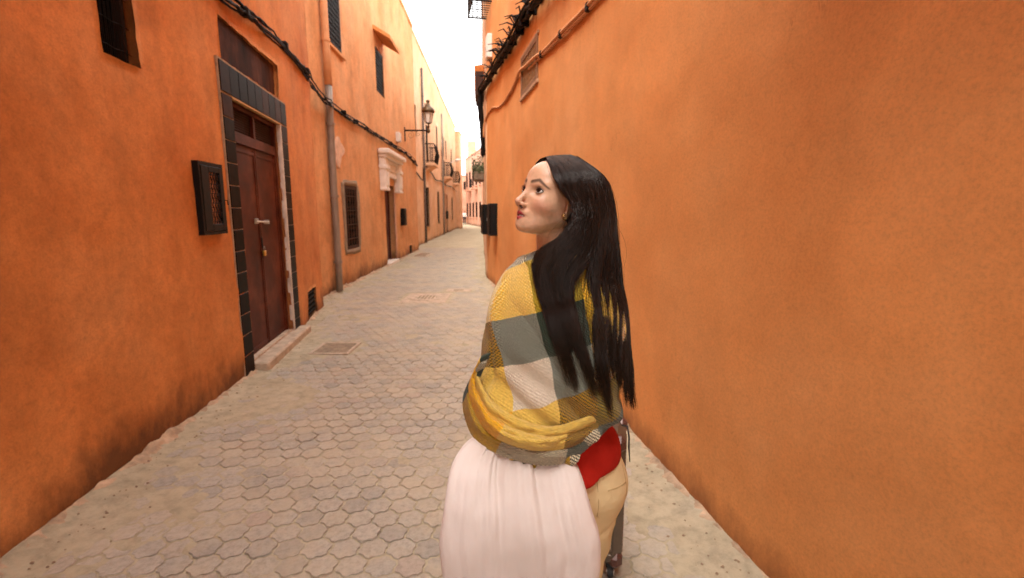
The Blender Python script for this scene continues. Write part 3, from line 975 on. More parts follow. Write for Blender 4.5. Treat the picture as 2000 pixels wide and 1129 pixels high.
# missing paint
pp = MB()
ring = [(10.28 + (.30 + .10 * math.sin(3 * a + .5) + .05 * math.sin(7 * a)) * math.cos(a) + .12 * math.sin(a), 2.80 + (.30 + .06 * math.sin(4 * a)) * math.sin(a)) for a in np.linspace(0, 2 * math.pi, 36, endpoint=False)]
vv_ = [wp('W2', a, z, .004) for a, z in ring] + [wp('W2', 10.28 + (a - 10.28) * .9, 2.8 + (z - 2.8) * .9, .026) for a, z in ring]
pp.add(vv_, [(k, (k + 1) % 36, 36 + (k + 1) % 36, 36 + k) for k in range(36)] + [tuple(range(36, 72))])
pp.build('bare_patch', simple_mat('bare_plaster', (.66, .42, .28), .9, var=.2, scale=9), house2)
# white hood over the door
hood = MB()
wbox(hood, 'W2', 13.80, 16.28, 3.10, 3.19, .0, .24, .02); wbox(hood, 'W2', 13.74, 16.34, 3.19, 3.33, .0, .33, .03); wbox(hood, 'W2', 14.26, 15.86, 2.62, 3.10, .0, .07)
hood = hood.build('door_hood', M_white, house2)
for Ya in (13.84, 15.84):
    pb_ = MB(); wbox(pb_, 'W2', Ya, Ya + .40, 2.20, 3.10, .0, .19, .02); wbox(pb_, 'W2', Ya - .03, Ya + .43, 2.78, 2.90, .0, .225, .02); wbox(pb_, 'W2', Ya + .05, Ya + .35, 2.34, 2.72, .19, .215, .01); wbox(pb_, 'W2', Ya - .02, Ya + .42, 2.20, 2.27, .0, .21, .015)
    pb_.build('bracket', M_white, hood)
fr_ = MB()
for z0, z1, o in ((2.62, 2.72, .11), (2.80, 2.86, .10), (2.93, 2.97, .09), (3.02, 3.08, .13)): wbox(fr_, 'W2', 14.27, 15.83, z0, z1, .071, o, .008)
fr_.build('moulding', M_white, hood)
dd = MB(); wbox(dd, 'W2', 14.45, 14.52, .1, 2.40, -.24, -.14); wbox(dd, 'W2', 15.65, 15.72, .1, 2.40, -.24, -.14); wbox(dd, 'W2', 14.52, 15.65, 2.30, 2.40, -.24, -.142); wbox(dd, 'W2', 14.52, 15.65, .1, 2.30, -.25, -.20)
M_rd = simple_mat('red_brown_wood', (.075, .017, .009), .5, var=.3, scale=6, stretch=(5, 5, .5))
dd = dd.build('door', M_rd, house2)
for z0, z1 in ((.25, .85), (.95, 1.55), (1.65, 2.2)):
    for Ya in (14.58, 15.12):
        q = MB(); wbox(q, 'W2', Ya, Ya + .46, z0, z1, -.20, -.175, .012); q.build('door_panel', M_rd, dd)
q = MB(); wbox(q, 'W2', 14.40, 15.80, -.03, .10, -.26, .10, .015); q.build('doorstep', M_white, house2)
q = MB(); wbox(q, 'W2', 15.725, 15.90, .0, 2.20, -.01, .03, .006); q.build('door_jamb', P_PK, house2)
v_ = MB(); lattice(v_, 'W2', 18.31, 18.71, .06, .34, -.03, 5, 4, .010); v_ = v_.build('vent', M_iron, house2)
vb = MB(); wbox(vb, 'W2', 18.28, 18.75, .03, .37, -.2, -.13); vb.build('duct', M_dark, v_)

def small_box(name, label, cat, line, Y0, Y1, z0, z1, out, mat, group=None):
    t_ = empty(name, wp(line, (Y0 + Y1) / 2, z0), label, cat, group)
    q = MB(); wbox(q, line, Y0, Y1, z0, z1, .0, out, .012); q.build('case', mat, t_)
    q = MB(); wbox(q, line, Y0 + .03, Y1 - .03, z0 + .03, z1 - .03, out, out + .012, .005); d2 = q.build('door', mat, t_)
    q = MB(); wbox(q, line, Y1 - .07, Y1 - .05, (z0 + z1) / 2 - .03, (z0 + z1) / 2 + .03, out + .012, out + .024, .003); q.build('latch', M_zinc, d2)
    return t_
small_box('letter_box', 'black letter box on the wall right of the white hooded door', 'letter box', 'W2', 16.72, 17.12, 1.14, 1.72, .13, M_black)
small_box('junction_box', 'white junction box on the orange wall above the white door hood', 'junction box', 'W2', 16.35, 16.62, 3.86, 4.16, .13, M_whitep)

# drainpipes
def drainpipe(label, line, Y, z0, z1, r, zsplit, mats, clamps, out=.09):
    t_ = empty('drainpipe', wp(line, Y, z0, out), label, 'drainpipe')
    zs = np.linspace(z0, zsplit, 8)
    MB().tube([wp(line, Y, z, out + .004 * math.sin(z * 2)) for z in zs], r, 14).build('pipe', mats[0], t_, True)
    if z1 > zsplit:
        MB().tube([wp(line, Y, z, out + .004 * math.sin(z * 2)) for z in np.linspace(zsplit - .05, z1, 8)], r * 1.06, 14).build('painted_pipe', mats[1], t_, True)
    for z in clamps:
        q = MB(); q.tube([wp(line, Y, z - .025, out), wp(line, Y, z + .025, out)], r * 1.22, 14); wbox(q, line, Y - .012, Y + .012, z - .015, z + .015, .0, out)
        q.build('clamp', mats[0] if z < zsplit else mats[1], t_)
    return t_
drainpipe('tall grey drainpipe painted orange at the top, beside the grilled window', 'W2', 9.62, .04, 8.6, .066, 4.0, (M_zinc, M_pipeo), (.62, 1.9, 3.25, 4.75, 6.4), .09)

# wall lantern on an iron arm
lamp = empty('wall_lantern', wp('W2', 18.0, 4.3), 'old street lantern on a scrolled iron wall bracket', 'street lamp')
M_bronze = simple_mat('aged_bronze', (.085, .050, .022), .45, .6, var=.4)
am = MB(); am.tube([wp('W2', 18.0, 4.47, o) for o in (.0, .3, .6, .86)], [.030, .028, .028, .034], 10); wbox(am, 'W2', 17.95, 18.05, 4.10, 4.58, .0, .03, .006)
am.build('arm', M_iron, lamp)
sc_ = MB()
for c0, r0, k in ((.22, .13, 1), (.48, .09, -1), (.66, .06, 1)):
    sc_.tube([wp('W2', 18.0, 4.44 - r0 + r0 * (1 - a / 11) * math.cos(a), c0 + k * r0 * (1 - a / 11) * math.sin(a)) for a in np.linspace(0, 8.5, 26)], .010, 5)
sc_.build('scroll', simple_mat('ochre_iron', (.36, .22, .10), .6, .2, var=.3), lamp)
lc = wp('W2', 18.0, 4.47, .86)
MB().lathe([(.03, -.09), (.055, -.05), (.06, 0), (.05, .04), (.028, .07), (.045, .11), (.05, .14), (.03, .17), (.028, .21), (.09, .235), (.115, .25), (.115, .262)], lc, 16).build('finial', M_bronze, lamp, True)
M_glass, nt, b = new_mat('lantern_glass')
b.inputs['Base Color'].default_value = (.80, .74, .66, 1); b.inputs['Roughness'].default_value = .25
b.inputs['Transmission Weight'].default_value = .55
MB().lathe([(.115, .262), (.185, .62)], lc, 6).build('glass', M_glass, lamp)
cg = MB()
for k in range(6):
    a = 2 * math.pi * k / 6
    cg.tube([lc + np.array([.117 * math.cos(a), .117 * math.sin(a), .262]), lc + np.array([.188 * math.cos(a), .188 * math.sin(a), .62])], .011, 5)
cg.build('cage', M_bronze, lamp)
MB().lathe([(.19, .61), (.235, .62), (.24, .66), (.205, .74), (.12, .82), (.075, .86), (.065, .92), (.05, .95), (.075, 1.0), (.06, 1.03), (.03, 1.04)], lc, 18).build('cap', M_bronze, lamp, True)

# ---------------------------------------------------------------- houses farther along on the left
def balcony(parent, line, Y0, Y1, z, out, rail=.95):
    s_ = MB(); wbox(s_, line, Y0, Y1, z, z + .16, .0, out, .02)
    A = [wp(line, Y, zz_, o) for Y in (Y0 + .1, Y1 - .1) for zz_, o in ((z, .0), (z, out * .75), (z - .22, .0))]
    s_.add(A, [(0, 1, 2), (5, 4, 3), (1, 4, 5, 2)])
    s_ = s_.build('balcony', P_B3, parent)
    r_ = MB()
    zt = z + .16 + rail
    rail_pts = [wp(line, Y0 + .04, zt, .0), wp(line, Y0 + .04, zt, out - .05), wp(line, Y1 - .04, zt, out - .05), wp(line, Y1 - .04, zt, .0)]
    r_.tube(rail_pts, .028, 6)
    r_.tube([p - np.array([0, 0, rail - .1]) for p in rail_pts], .018, 5)
    nb_ = int((Y1 - Y0) / .11)
    for k in range(nb_ + 1):
        Y = Y0 + .04 + (Y1 - Y0 - .08) * k / nb_
        r_.tube([wp(line, Y, z + .16, out - .05), wp(line, Y, z + .16 + rail * .5, out + .05), wp(line, Y, zt, out - .05)], .012, 4)
    for k in range(1, 6):
        for Yk in (Y0 + .04, Y1 - .04):
            r_.tube([wp(line, Yk, z + .16, (out - .05) * k / 6), wp(line, Yk, zt, (out - .05) * k / 6)], .012, 4)
    r_.build('railing', M_iron, s_)
    return s_
house3 = empty('house', (-5.2, 27, 0), 'peach plaster house with one iron balcony past the lantern', 'house')
Z3 = 9.45
W3 = [(25.9, 27.1, .82, 2.9, .18), (31.2, 32.2, .85, 2.9, .18), (26.4, 27.3, 4.18, 6.15, .15), (26.3, 27.0, 6.45, 7.2, .15), (31.2, 32.0, 5.3, 6.9, .15), (22.2, 23.2, 5.0, 6.4, .15)]
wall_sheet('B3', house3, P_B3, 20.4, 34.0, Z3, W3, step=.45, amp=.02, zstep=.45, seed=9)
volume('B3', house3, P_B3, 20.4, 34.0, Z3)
for h in W3: window(house3, 'B3', *h[:4], h[4] * .6, 4, 7, .06, M_wood, .014)
balcony(house3, 'B3', 26.0, 27.7, 3.98, .50)
drainpipe('thin dark drainpipe between the lantern and the first iron balcony', 'B3', 25.0, .05, 8.5, .055, 8.5, (simple_mat('dark_zinc', (.13, .10, .085), .5, .3, var=.3), M_pipeo), (1.2, 3.2, 5.2, 7.2), .08)
house4 = empty('house', (-5.6, 40, 0), 'peach plaster house with two iron balconies beyond the second drainpipe', 'house')
W4 = [(35.1, 36.3, .05, 2.95, .2), (37.0, 38.0, .05, 2.9, .2), (41.6, 42.5, .95, 2.85, .18), (35.3, 36.1, 5.5, 6.85, .15), (37.1, 37.9, 5.5, 6.85, .15), (41.6, 42.4, 5.4, 6.8, .15), (35.4, 36.3, 4.12, 5.3, .15), (43.6, 44.4, 4.15, 5.6, .15)]
wall_sheet('B3', house4, P_B3, 34.0, 47.0, 9.35, W4, step=.6, amp=.02, zstep=.6, seed=12)
volume('B3', house4, P_B3, 34.0, 47.0, 9.35)
for k, h in enumerate(W4): window(house4, 'B3', *h[:4], h[4] * .6, 3, 6, .07, P_PK if k < 2 else M_wood, .016, name='door' if k < 2 else 'window')
balcony(house4, 'B3', 35.1, 37.0, 3.92, .50)
balcony(house4, 'B3', 43.2, 44.8, 3.95, .50)
drainpipe('second thin drainpipe, between the two peach houses', 'B3', 34.05, .05, 8.1, .055, 8.1, (M_zinc, M_pipeo), (1.5, 4.0, 6.5), .09)
small_box('letter_box', 'dark letter box beside the far pink doorway', 'letter box', 'B3', 36.45, 36.85, 1.1, 1.68, .14, M_black)
fl_ = empty('street_light', wp('B3', 38.6, 5.2), 'white modern street light on an arm above the far balcony', 'street light')
MB().tube([wp('B3', 38.6, 5.2, .0), wp('B3', 38.6, 5.42, .35), wp('B3', 38.6, 5.5, .6)], .03, 6).build('arm', M_whitep, fl_, True)
MB().tube([wp('B3', 38.6, 5.5, .55), wp('B3', 38.6, 5.56, .75), wp('B3', 38.6, 5.58, 1.05)], [.06, .11, .05], 8).build('head', M_whitep, fl_, True)
cable_bundle('cable_bundle', 'thin sagging cables along the peach houses', [wp('B3', Y, z, .06) for Y, z in ((20.6, 3.45), (22.5, 3.35), (24.5, 3.15), (25.2, 3.9), (28, 3.75), (30, 3.5), (33, 3.62), (37, 3.55), (41, 3.65), (46, 3.5))], [M_cable], .018, .012, 3, 90, .02)
# block standing forward into the street
house5 = empty('house', (-6.5, 49, 0), 'pale flat-topped house standing forward at the bend', 'house')
mb = MB(); x1_, x0_ = -4.93, -9.0
mb.box(((x1_ + x0_) / 2, 48.0, 4.45), (x1_ - x0_, 1.9, 8.96)); mb.build('wall', P_B3, house5)
mb = MB(); mb.box(((x1_ + x0_) / 2, 48.0, 8.98), (x1_ - x0_ + .1, 2.0, .10)); mb.build('parapet', P_B3, house5)
# ================================================================ right side
house_r = empty('house', (2.6, 3, 0), 'long plain orange plaster house wall behind the woman', 'house')
ZR = 7.4
WR = [(6.40, 7.44, 3.235, 3.765, .06)]
wall_sheet('RW', house_r, P_RW, -6.02, 11.6, ZR, WR, step=.065, amp=.012, zstep=.08, seed=21)
volume('RW', house_r, P_RW, -6.02, 11.6, ZR)
footing('RW', house_r, .2, 11.5, M_foot, 11.0, .075, .05)
ov = MB()  # overhang added out of view to shade the near right wall
wbox(ov, 'RW', -6.0, 1.3, 3.60, 6.8, .02, .75); ov.build('added_shade_overhang', P_RW, house_r)
for Ya in np.arange(-5.9, 1.2, .55):  # beams of the added right overhang
    q = MB(); wbox(q, 'RW', Ya, Ya + .11, 3.44, 3.598, .0, .83); q.build('added_overhang_beam', M_wood, house_r)
fw = window(house_r, 'RW', 6.40, 7.44, 3.235, 3.765, .03, 26, 13, .06, simple_mat('weathered_wood', (.20, .095, .045), .7, var=.3), .0055, True, simple_mat('tan_lattice', (.34, .19, .085), .7, var=.3))
ex = MB(); wbox(ex, 'RW', 6.36, 7.48, 3.765, 3.80, -.01, .02, .004); wbox(ex, 'RW', 6.36, 7.48, 3.19, 3.235, -.01, .03, .004); ex.build('window_sill', simple_mat('weathered_sill', (.42, .25, .14), .8, var=.3), house_r)

con = cable_bundle('wall_conduit', 'orange painted conduit crossing the right wall below the lattice window', [wp('RW', Y, z, .018) for Y, z in ((-5.5, 3.2), (-2, 3.22), (1.5, 3.26), (3.0, 3.28), (4.31, 3.317), (5.11, 3.381), (6.05, 3.455))] + [wp('RW', Y, z, .035) for Y, z in ((6.4, 3.49), (7.0, 3.55), (7.42, 3.60))] + [wp('RW', Y, z, .018) for Y, z in ((7.8, 3.56), (8.27, 3.514), (8.9, 3.50), (9.66, 3.558), (10.4, 3.70), (11.1, 3.735), (11.55, 3.70))] + [np.array([-.64, 11.62, 3.55]), np.array([-.65, 11.64, 3.3])], [M_cableo], .024, .002, 1, 60, .004)
MB().tube(catmull([wp('RW', Y, z - .03, .015) for Y, z in ((3.0, 3.28), (4.31, 3.317), (5.11, 3.381), (6.05, 3.455), (6.9, 3.52))], 24), .016, 6).build('cable', M_cableo, con, True)
for Y, z in ((4.45, 3.325), (5.3, 3.395), (6.15, 3.46)):
    q = MB(); wbox(q, 'RW', Y - .03, Y + .03, z - .045, z + .03, .0, .045, .008); q.build('clip', M_cable, con)
bu = cable_bundle('cable_bundle', 'thick black cable bundle with bristling ties high on the right wall', [wp('RW', Y, z, .07) for Y, z in ((-3, 3.6), (0, 3.7), (3, 3.85), (5, 3.98), (6.15, 4.06), (6.76, 4.13), (7.83, 4.15), (9.04, 4.245), (10.2, 4.30), (10.9, 4.33), (11.5, 4.36))] + [np.array([-.70, 11.72, 4.32]), np.array([-.72, 11.75, 4.1]), np.array([-.70, 11.75, 3.7]), np.array([-.68, 11.74, 3.3]), np.array([-.68, 11.74, 2.9])], [M_cable], .020, .026, 9, 70, .03)
for k, Y in enumerate(np.cumsum(np.random.default_rng(5).uniform(.32, .85, 11)) + 4.4):
    z = np.interp(Y, [3, 5, 6.15, 7.83, 9.04, 11.5], [3.85, 3.98, 4.06, 4.15, 4.245, 4.36])
    q = MB(); wbox(q, 'RW', Y - .014, Y + .014, z - .07, z + .07, .0, .13, .012)
    for s_ in range(5):                                       # loose tie ends
        a = random.uniform(.2, 1.5); L_ = random.uniform(.15, .36)
        p0 = wp('RW', Y + random.uniform(-.05, .05), z + .03, .10)
        q.tube([p0, p0 + np.array([-L_ * .5 * math.cos(a), .05, L_ * .55 * math.sin(a)]), p0 + np.array([-L_ * math.cos(a) * .9, .12 + .1 * random.random(), L_ * .55 * math.sin(a) + .02])], [.012, .010, .006], 4)
    q.build('cable_tie', M_cable, bu)
ld = MB()
for Y0_, Y1_ in ((-6.0, 6.2), (6.2, 11.5)):
    pass
small_box('junction_box', 'white junction box by the corner high on the right wall', 'junction box', 'RW', 10.55, 10.85, 4.72, 5.18, .10, M_whitep)
small_box('shutter_box', 'black metal meter cupboard on the right wall, nearer the woman of the two', 'meter cupboard', 'RW', 9.90, 10.30, 1.12, 1.77, .16, M_black, 'black meter cupboards on the right wall')
small_box('shutter_box', 'black metal meter cupboard at the far corner of the right wall', 'meter cupboard', 'RW', 11.0, 11.42, 1.10, 1.77, .17, M_black, 'black meter cupboards on the right wall')
# window cage projecting near the corner
cg_ = MB()
Yc0, Yc1, zc0, zc1, oc = 10.6, 11.5, 5.80, 6.9, .40
for z in (zc0, zc1):
    cg_.tube([wp('RW', Yc0, z, 0), wp('RW', Yc0, z, oc), wp('RW', Yc1, z, oc), wp('RW', Yc1, z, 0)], .022, 5)
for k in range(9):
    Y = Yc0 + (Yc1 - Yc0) * k / 8
    cg_.tube([wp('RW', Y, zc0, oc), wp('RW', Y, zc1, oc)], .010, 4); cg_.tube([wp('RW', Y, zc0, 0), wp('RW', Y, zc0, oc)], .010, 4)
for k in range(1, 4):
    for Y in (Yc0, Yc1): cg_.tube([wp('RW', Y, zc0, oc * k / 4), wp('RW', Y, zc1, oc * k / 4)], .010, 4)
for k in range(1, 6):
    z = zc0 + (zc1 - zc0) * k / 6
    cg_.tube([wp('RW', Yc0, z, 0), wp('RW', Yc0, z, oc), wp('RW', Yc1, z, oc), wp('RW', Yc1, z, 0)], .008, 4)
cage = empty('window_cage', wp('RW', 11.05, zc0), 'iron window cage projecting from the top corner of the right wall', 'window cage')
cg_.build('bars', M_iron, cage)

house_r2 = empty('house', (.8, 24, 0), 'peach house continuing the right side past the corner', 'house')
wall_sheet('R2', house_r2, P_B3, 11.6, 37, 7.0, [], step=.8, amp=.02, zstep=.8, seed=31)
volume('R2', house_r2, P_B3, 11.6, 37, 7.0, 3.0)
bx = MB(); wbox(bx, 'R2', 12.6, 13.9, 4.55, 5.15, .0, .24, .02); bx.build('oriel_box', P_B1, house_r2)
bx = MB(); wbox(bx, 'R2', 12.59, 13.9, 4.45, 5.0, .02, .22); bx.build('oriel_dark_panel', M_wood, house_r2)  # dark face of the box, near side and underside
# flower balcony
pb_ = empty('planter_balcony', wp('R2', 18.2, 2.75), 'dark planter box full of greenery on the right-hand house', 'planter')
q = MB(); wbox(q, 'R2', 17.6, 18.9, 2.72, 3.02, .0, .36, .02); q.build('trough', simple_mat('weathered_trough', (.16, .11, .07), .8, var=.4), pb_)
lat = MB(); lattice(lat, 'R2', 17.6, 18.9, 3.02, 3.30, .36, 12, 3, .010); lat.build('railing', M_iron, pb_)
lf = MB()
for k in range(900):
    Y = random.uniform(17.55, 18.95); o = random.uniform(.0, .42); z = 2.95 + abs(random.gauss(0, .32)) * (1 - .5 * abs(Y - 18.2)); 
    if z > 3.95: continue
    c = Vector(wp('R2', Y, z, o)); a = Vector((random.gauss(0, 1), random.gauss(0, 1), random.gauss(0, 1))).normalized(); b2 = a.orthogonal().normalized(); s_ = random.uniform(.025, .06)
    lf.add([c - a * s_, c + b2 * s_ * .45, c + a * s_, c - b2 * s_ * .45], [(0, 1, 2, 3)])
lf = lf.build('foliage', simple_mat('leaf', (.075, .085, .030), .7, var=.5, scale=8), pb_)
tag(lf, kind='stuff')

# ---------------------------------------------------------------- the bend at the end of the street
def far_house(label, A, B, ztop, mat, cols, rows, back=5.0, balc=(), face=None):
    A, B = np.array(A, float), np.array(B, float)
    t = (B - A); L = np.linalg.norm(t); t /= L
    n = np.array([t[1], -t[0]])
    if n @ (np.array(face) if face is not None else -(A + B) / 2) < 0: n = -n    # faces the street
    h = empty('house', (*((A + B) / 2), 0), label, 'house')
    M3 = Matrix(((t[0], n[0], 0), (t[1], n[1], 0), (0, 0, 1)))
    c = (A + B) / 2 - n * back / 2
    mb = MB().box((c[0], c[1], ztop / 2 - .02), (L, back, ztop), M3); mb.build('wall', mat, h)
    mb = MB().box((c[0], c[1], ztop + .02), (L + .12, back + .12, .14), M3); mb.build('parapet', mat, h)
    for z0, z1 in rows:
        for s_ in cols:
            p = A + t * L * s_ + n * .012
            w_ = MB().box((p[0], p[1], (z0 + z1) / 2), (.95, .05, z1 - z0), M3).build('window', M_wood, h)
            p2 = p + n * .03
            MB().box((p2[0], p2[1], (z0 + z1) / 2), (.75, .02, z1 - z0 - .2), M3).build('pane', M_dark, w_)
            MB().box((p[0] + n[0] * .06, p[1] + n[1] * .06, z0 - .06), (1.15, .16, .10), M3).build('sill', mat, w_)
    for s_, z in balc:
        p = A + t * L * s_ + n * .35
        b2 = MB().box((p[0], p[1], z), (1.7, .7, .16), M3).build('balcony', mat, h)
        r_ = MB()
        for k in range(14):
            q_ = p + t * (-.8 + 1.6 * k / 13) + n * .32
            r_.tube([(q_[0], q_[1], z + .08), (q_[0], q_[1], z + 1.0)], .018, 4)
        a_, b_ = p - t * .82 + n * .32, p + t * .82 + n * .32
        r_.tube([(a_[0], a_[1], z + 1.0), (b_[0], b_[1], z + 1.0)], .03, 5)
        r_.build('railing', M_iron, b2)
    return h
fh = far_house('pink house facing up the street where it bends', (-2.9, 51.5), (-5.95, 63.8), 8.2, P_PK, (.18, .36, .54, .72, .9), ((1.0, 2.7), (4.6, 6.4)), 6, ((.36, 4.2), (.72, 4.2)), face=(-1, -.2))
MB().box((-5.0, 62.5, 9.2), (1.0, 1.0, 2.0)).build('roof_tower', P_B3, fh)
far_house('pale house closing the far end of the street', (-4.0, 73.0), (-13.5, 71.0), 6.8, P_PK, (.2, .4, .6, .8), ((.2, 2.4), (3.9, 5.4)), 6)
far_house('low pink house beyond the bend on the left', (-10.5, 54.0), (-8.2, 70.0), 7.5, P_PK, (.2, .5, .8), ((1.0, 2.6), (4.4, 6.0)), 5, face=(1, 0))
far_house('peach house between the right side and the bend', (-2.2, 37.2), (-2.6, 51.0), 7.2, P_B3, (.2, .5, .8), ((1.0, 2.7), (4.4, 6.1)), 5, face=(-1, 0))

# a passer-by far down the street
walker = empty('person', (-5.95, 61.5, 0), 'distant person in white top and black trousers at the bend', 'person')
axx = (np.arange(-.36, .36, .016), np.arange(-.26, .26, .016), np.arange(-.02, 1.80, .016))
Dd = np.full(tuple(len(a) for a in axx), 5.0)
def cp_(a, b_, ra, rb, k=.04):
    global Dd
    Pg = np.stack(np.meshgrid(*axx, indexing='ij'), -1)
    Dd = smin(Dd, cap(Pg, a, b_, ra, rb), k)
cp_((0, 0, 1.0), (0, 0, 1.35), .13, .15); cp_((-.15, 0, 1.40), (.15, 0, 1.40), .06, .06); cp_((0, 0, 1.42), (0, -.01, 1.52), .05, .05, .02)
cp_((0, -.01, 1.56), (0, -.01, 1.62), .085, .09, .02)
for s_, f_ in ((-1, .10), (1, -.12)):
    cp_((s_ * .09, 0, .95), (s_ * .10, -f_ * .5, .50), .095, .065); cp_((s_ * .10, -f_ * .5, .50), (s_ * .10, f_ * .8, .08), .06, .045)
    cp_((s_ * .10, f_ * .8, .05), (s_ * .10, f_ * .8 - .16, .03), .045, .035, .02)
    cp_((s_ * .19, 0, 1.40), (s_ * .25, f_ * .6, 1.12), .05, .04); cp_((s_ * .25, f_ * .6, 1.12), (s_ * .24, f_ - .1, .88), .04, .03); cp_((s_ * .24, f_ - .1, .88), (s_ * .235, f_ - .13, .78), .035, .02, .02)
Vp, Qp = surface_nets(np.minimum(Dd, .3), *axx)
wcol = np.where((Vp[:, 2:3] > 1.0) & (Vp[:, 2:3] < 1.47) & (np.abs(Vp[:, 0:1]) < .30), np.array([[.72, .68, .64]]), np.where(Vp[:, 2:3] <= 1.0, np.array([[.012, .012, .014]]), np.array([[.35, .18, .11]])))
wb_ = mesh_obj('body', Vp + np.array([-5.95, 61.5, 0]), Qp, None, walker, True)
at_ = wb_.data.color_attributes.new('Col', 'FLOAT_COLOR', 'POINT')
at_.data.foreach_set('color', np.hstack([wcol, np.ones((len(wcol), 1))]).ravel())
M_pp, nt, b = new_mat('walker_clothes')
vc_ = N(nt, 'ShaderNodeVertexColor', layer_name='Col'); nt.links.new(vc_.outputs[0], b.inputs['Base Color']); b.inputs['Roughness'].default_value = .85
wb_.data.materials.append(M_pp)
MB().lathe([(.02, -.06), (.09, -.05), (.105, 0), (.10, .06), (.06, .105), (.0, .115)], (-5.95, 61.525, 1.63), 14).build('hair', simple_mat('walker_hair', (.012, .008, .006), .6), walker, True)
# ================================================================ the woman
HC = np.array([.1080, 1.265, 1.6270])            # between the ears
HS = .925
def head_basis(yaw, pitch, roll):
    F = np.array([-math.cos(yaw) * math.cos(pitch), -math.sin(yaw) * math.cos(pitch), math.sin(pitch)])
    L = np.cross([0, 0, 1.], F); L /= np.linalg.norm(L)
    U = np.cross(F, L)
    c, s = math.cos(roll), math.sin(roll)
    return np.array([F, L * c + U * s, U * c - L * s])
HB = head_basis(R(36), R(18.5), R(-5))            # rows: forward, left, up
def to_head(P):
    q = (P - HC) @ HB.T / HS
    q[..., 2] = np.where(q[..., 2] < -.04, -.04 + (q[..., 2] + .04) * 1.04, q[..., 2])
    return q
def from_head(P):
    q = np.array(P, float)
    q[..., 2] = np.where(q[..., 2] < -.04, -.04 + (q[..., 2] + .04) / 1.04, q[..., 2])
    return q @ HB * HS + HC

def cranium(p): return ell(p, (.002, 0, .022), (.094, .0715, .088))
def head_sdf(p):
    q = p.copy(); q[..., 1] = np.abs(q[..., 1])
    d = cranium(p)
    d = smin(d, ell(p, (.034, 0, .042), (.062, .056, .050)), .02)             # forehead
    d = smin(d, ell(p, (.042, 0, -.034), (.053, .054, .070)), .03)            # mid face
    d = smin(d, ell(q, (.056, .036, -.030), (.028, .022, .019)), .025)        # cheekbone
    d = smin(d, ell(p, (.054, 0, -.074), (.037, .0335, .031)), .02)            # muzzle
    d = smin(d, cap(q, (.002, .044, -.046), (.066, .016, -.094), .0120, .0105), .028)   # jaw
    d = smin(d, ell(p, (.080, 0, -.0985), (.0160, .0155, .0140)), .016)       # chin
    d = smin(d, cap(q, (.086, .006, .017), (.070, .043, .021), .0105, .009), .014)     # brow
    d = smax(d, -ell(q, (.102, .032, -.003), (.021, .0175, .0115)), .012)     # eye socket
    d = smin(d, ell(q, (.0735, .0315, -.0005), (.0138, .0150, .0132)), .004)  # lids
    d = smin(d, cap(p, (.088, 0, .010), (.1135, 0, -.036), .0070, .0072), .010)        # nose bridge
    d = smin(d, ell(p, (.1150, 0, -.0405), (.0085, .0085, .0075)), .007)      # tip
    d = smin(d, ell(q, (.1035, .0112, -.0445), (.0095, .0060, .0066)), .006)  # wing
    d = smin(d, cap(p, (.113, 0, -.0455), (.099, 0, -.053), .0042, .0045), .005)
    d = smax(d, -ell(q, (.1065, .0066, -.0515), (.0060, .0030, .0034)), .003) # nostril
    d = smin(d, ell(p, (.086, 0, -.063), (.0150, .022, .0115)), .010)         # upper lip base
    d = smin(d, ell(p, (.082, 0, -.084), (.0140, .020, .0100)), .010)
    d = smin(d, np.minimum(cap(q, (.0990, .003, -.0668), (.0830, .0250, -.0700), .0044, .0026),
                           cap(q, (.0965, 0, -.0800), (.0830, .0225, -.0718), .0055, .0026)), .004)
    d = smax(d, -ell(p, (.1000, 0, -.0732), (.0110, .0195, .0021)), .002)     # parted lips
    # ear
    e = q - np.array([.006, .0715, -.014])
    ca, sa = math.cos(R(24)), math.sin(R(24))
    e = np.stack([e[..., 0] * ca + e[..., 1] * sa, -e[..., 0] * sa + e[..., 1] * ca, e[..., 2]], -1)
    ear = smin(ell(e, (0, .004, .004), (.0170, .0060, .0260)), ell(e, (.005, .003, -.024), (.0085, .0050, .0105)), .006)
    ear = smax(ear, -ell(e, (.001, .0110, .004), (.0105, .0065, .0185)), .003)
    ear = smin(ear, ell(e, (.011, .004, -.004), (.0040, .0040, .0060)), .004)
    return smin(d, ear, .004)

BF = np.array([-.62, .785, 0]); BR = np.array([.785, .62, 0]); BU = np.array([0, 0, 1.])
PELV = np.array([.150, 1.280, .900]); CHEST = np.array([.128, 1.300, 1.240])
def bp(c, r=0, f=0, u=0): return np.asarray(c) + BR * r + BF * f + BU * u
def ell_b(P, c, rr, rf, ru):
    q = P - c
    return ell(np.stack([q @ BR, q @ BF, q @ BU], -1), (0, 0, 0), (rr, rf, ru))

SH_L, SH_R = bp(CHEST, -.130, .015, .150), bp(CHEST, .150, -.005, .155)
EL_L, HA_L = np.array([-.020, 1.245, 1.125]), np.array([.020, 1.405, 1.130])
EL_R, HA_R = np.array([.335, 1.545, 1.170]), np.array([.372, 1.742, 1.050])
HIP_L, HIP_R = bp(PELV, -.080, -.01, -.08), bp(PELV, .080, -.01, -.08)
KN_L, KN_R = np.array([.055, 1.255, .475]), np.array([.178, 1.350, .475])
AN_L, AN_R = np.array([.040, 1.215, .085]), np.array([.165, 1.345, .085])

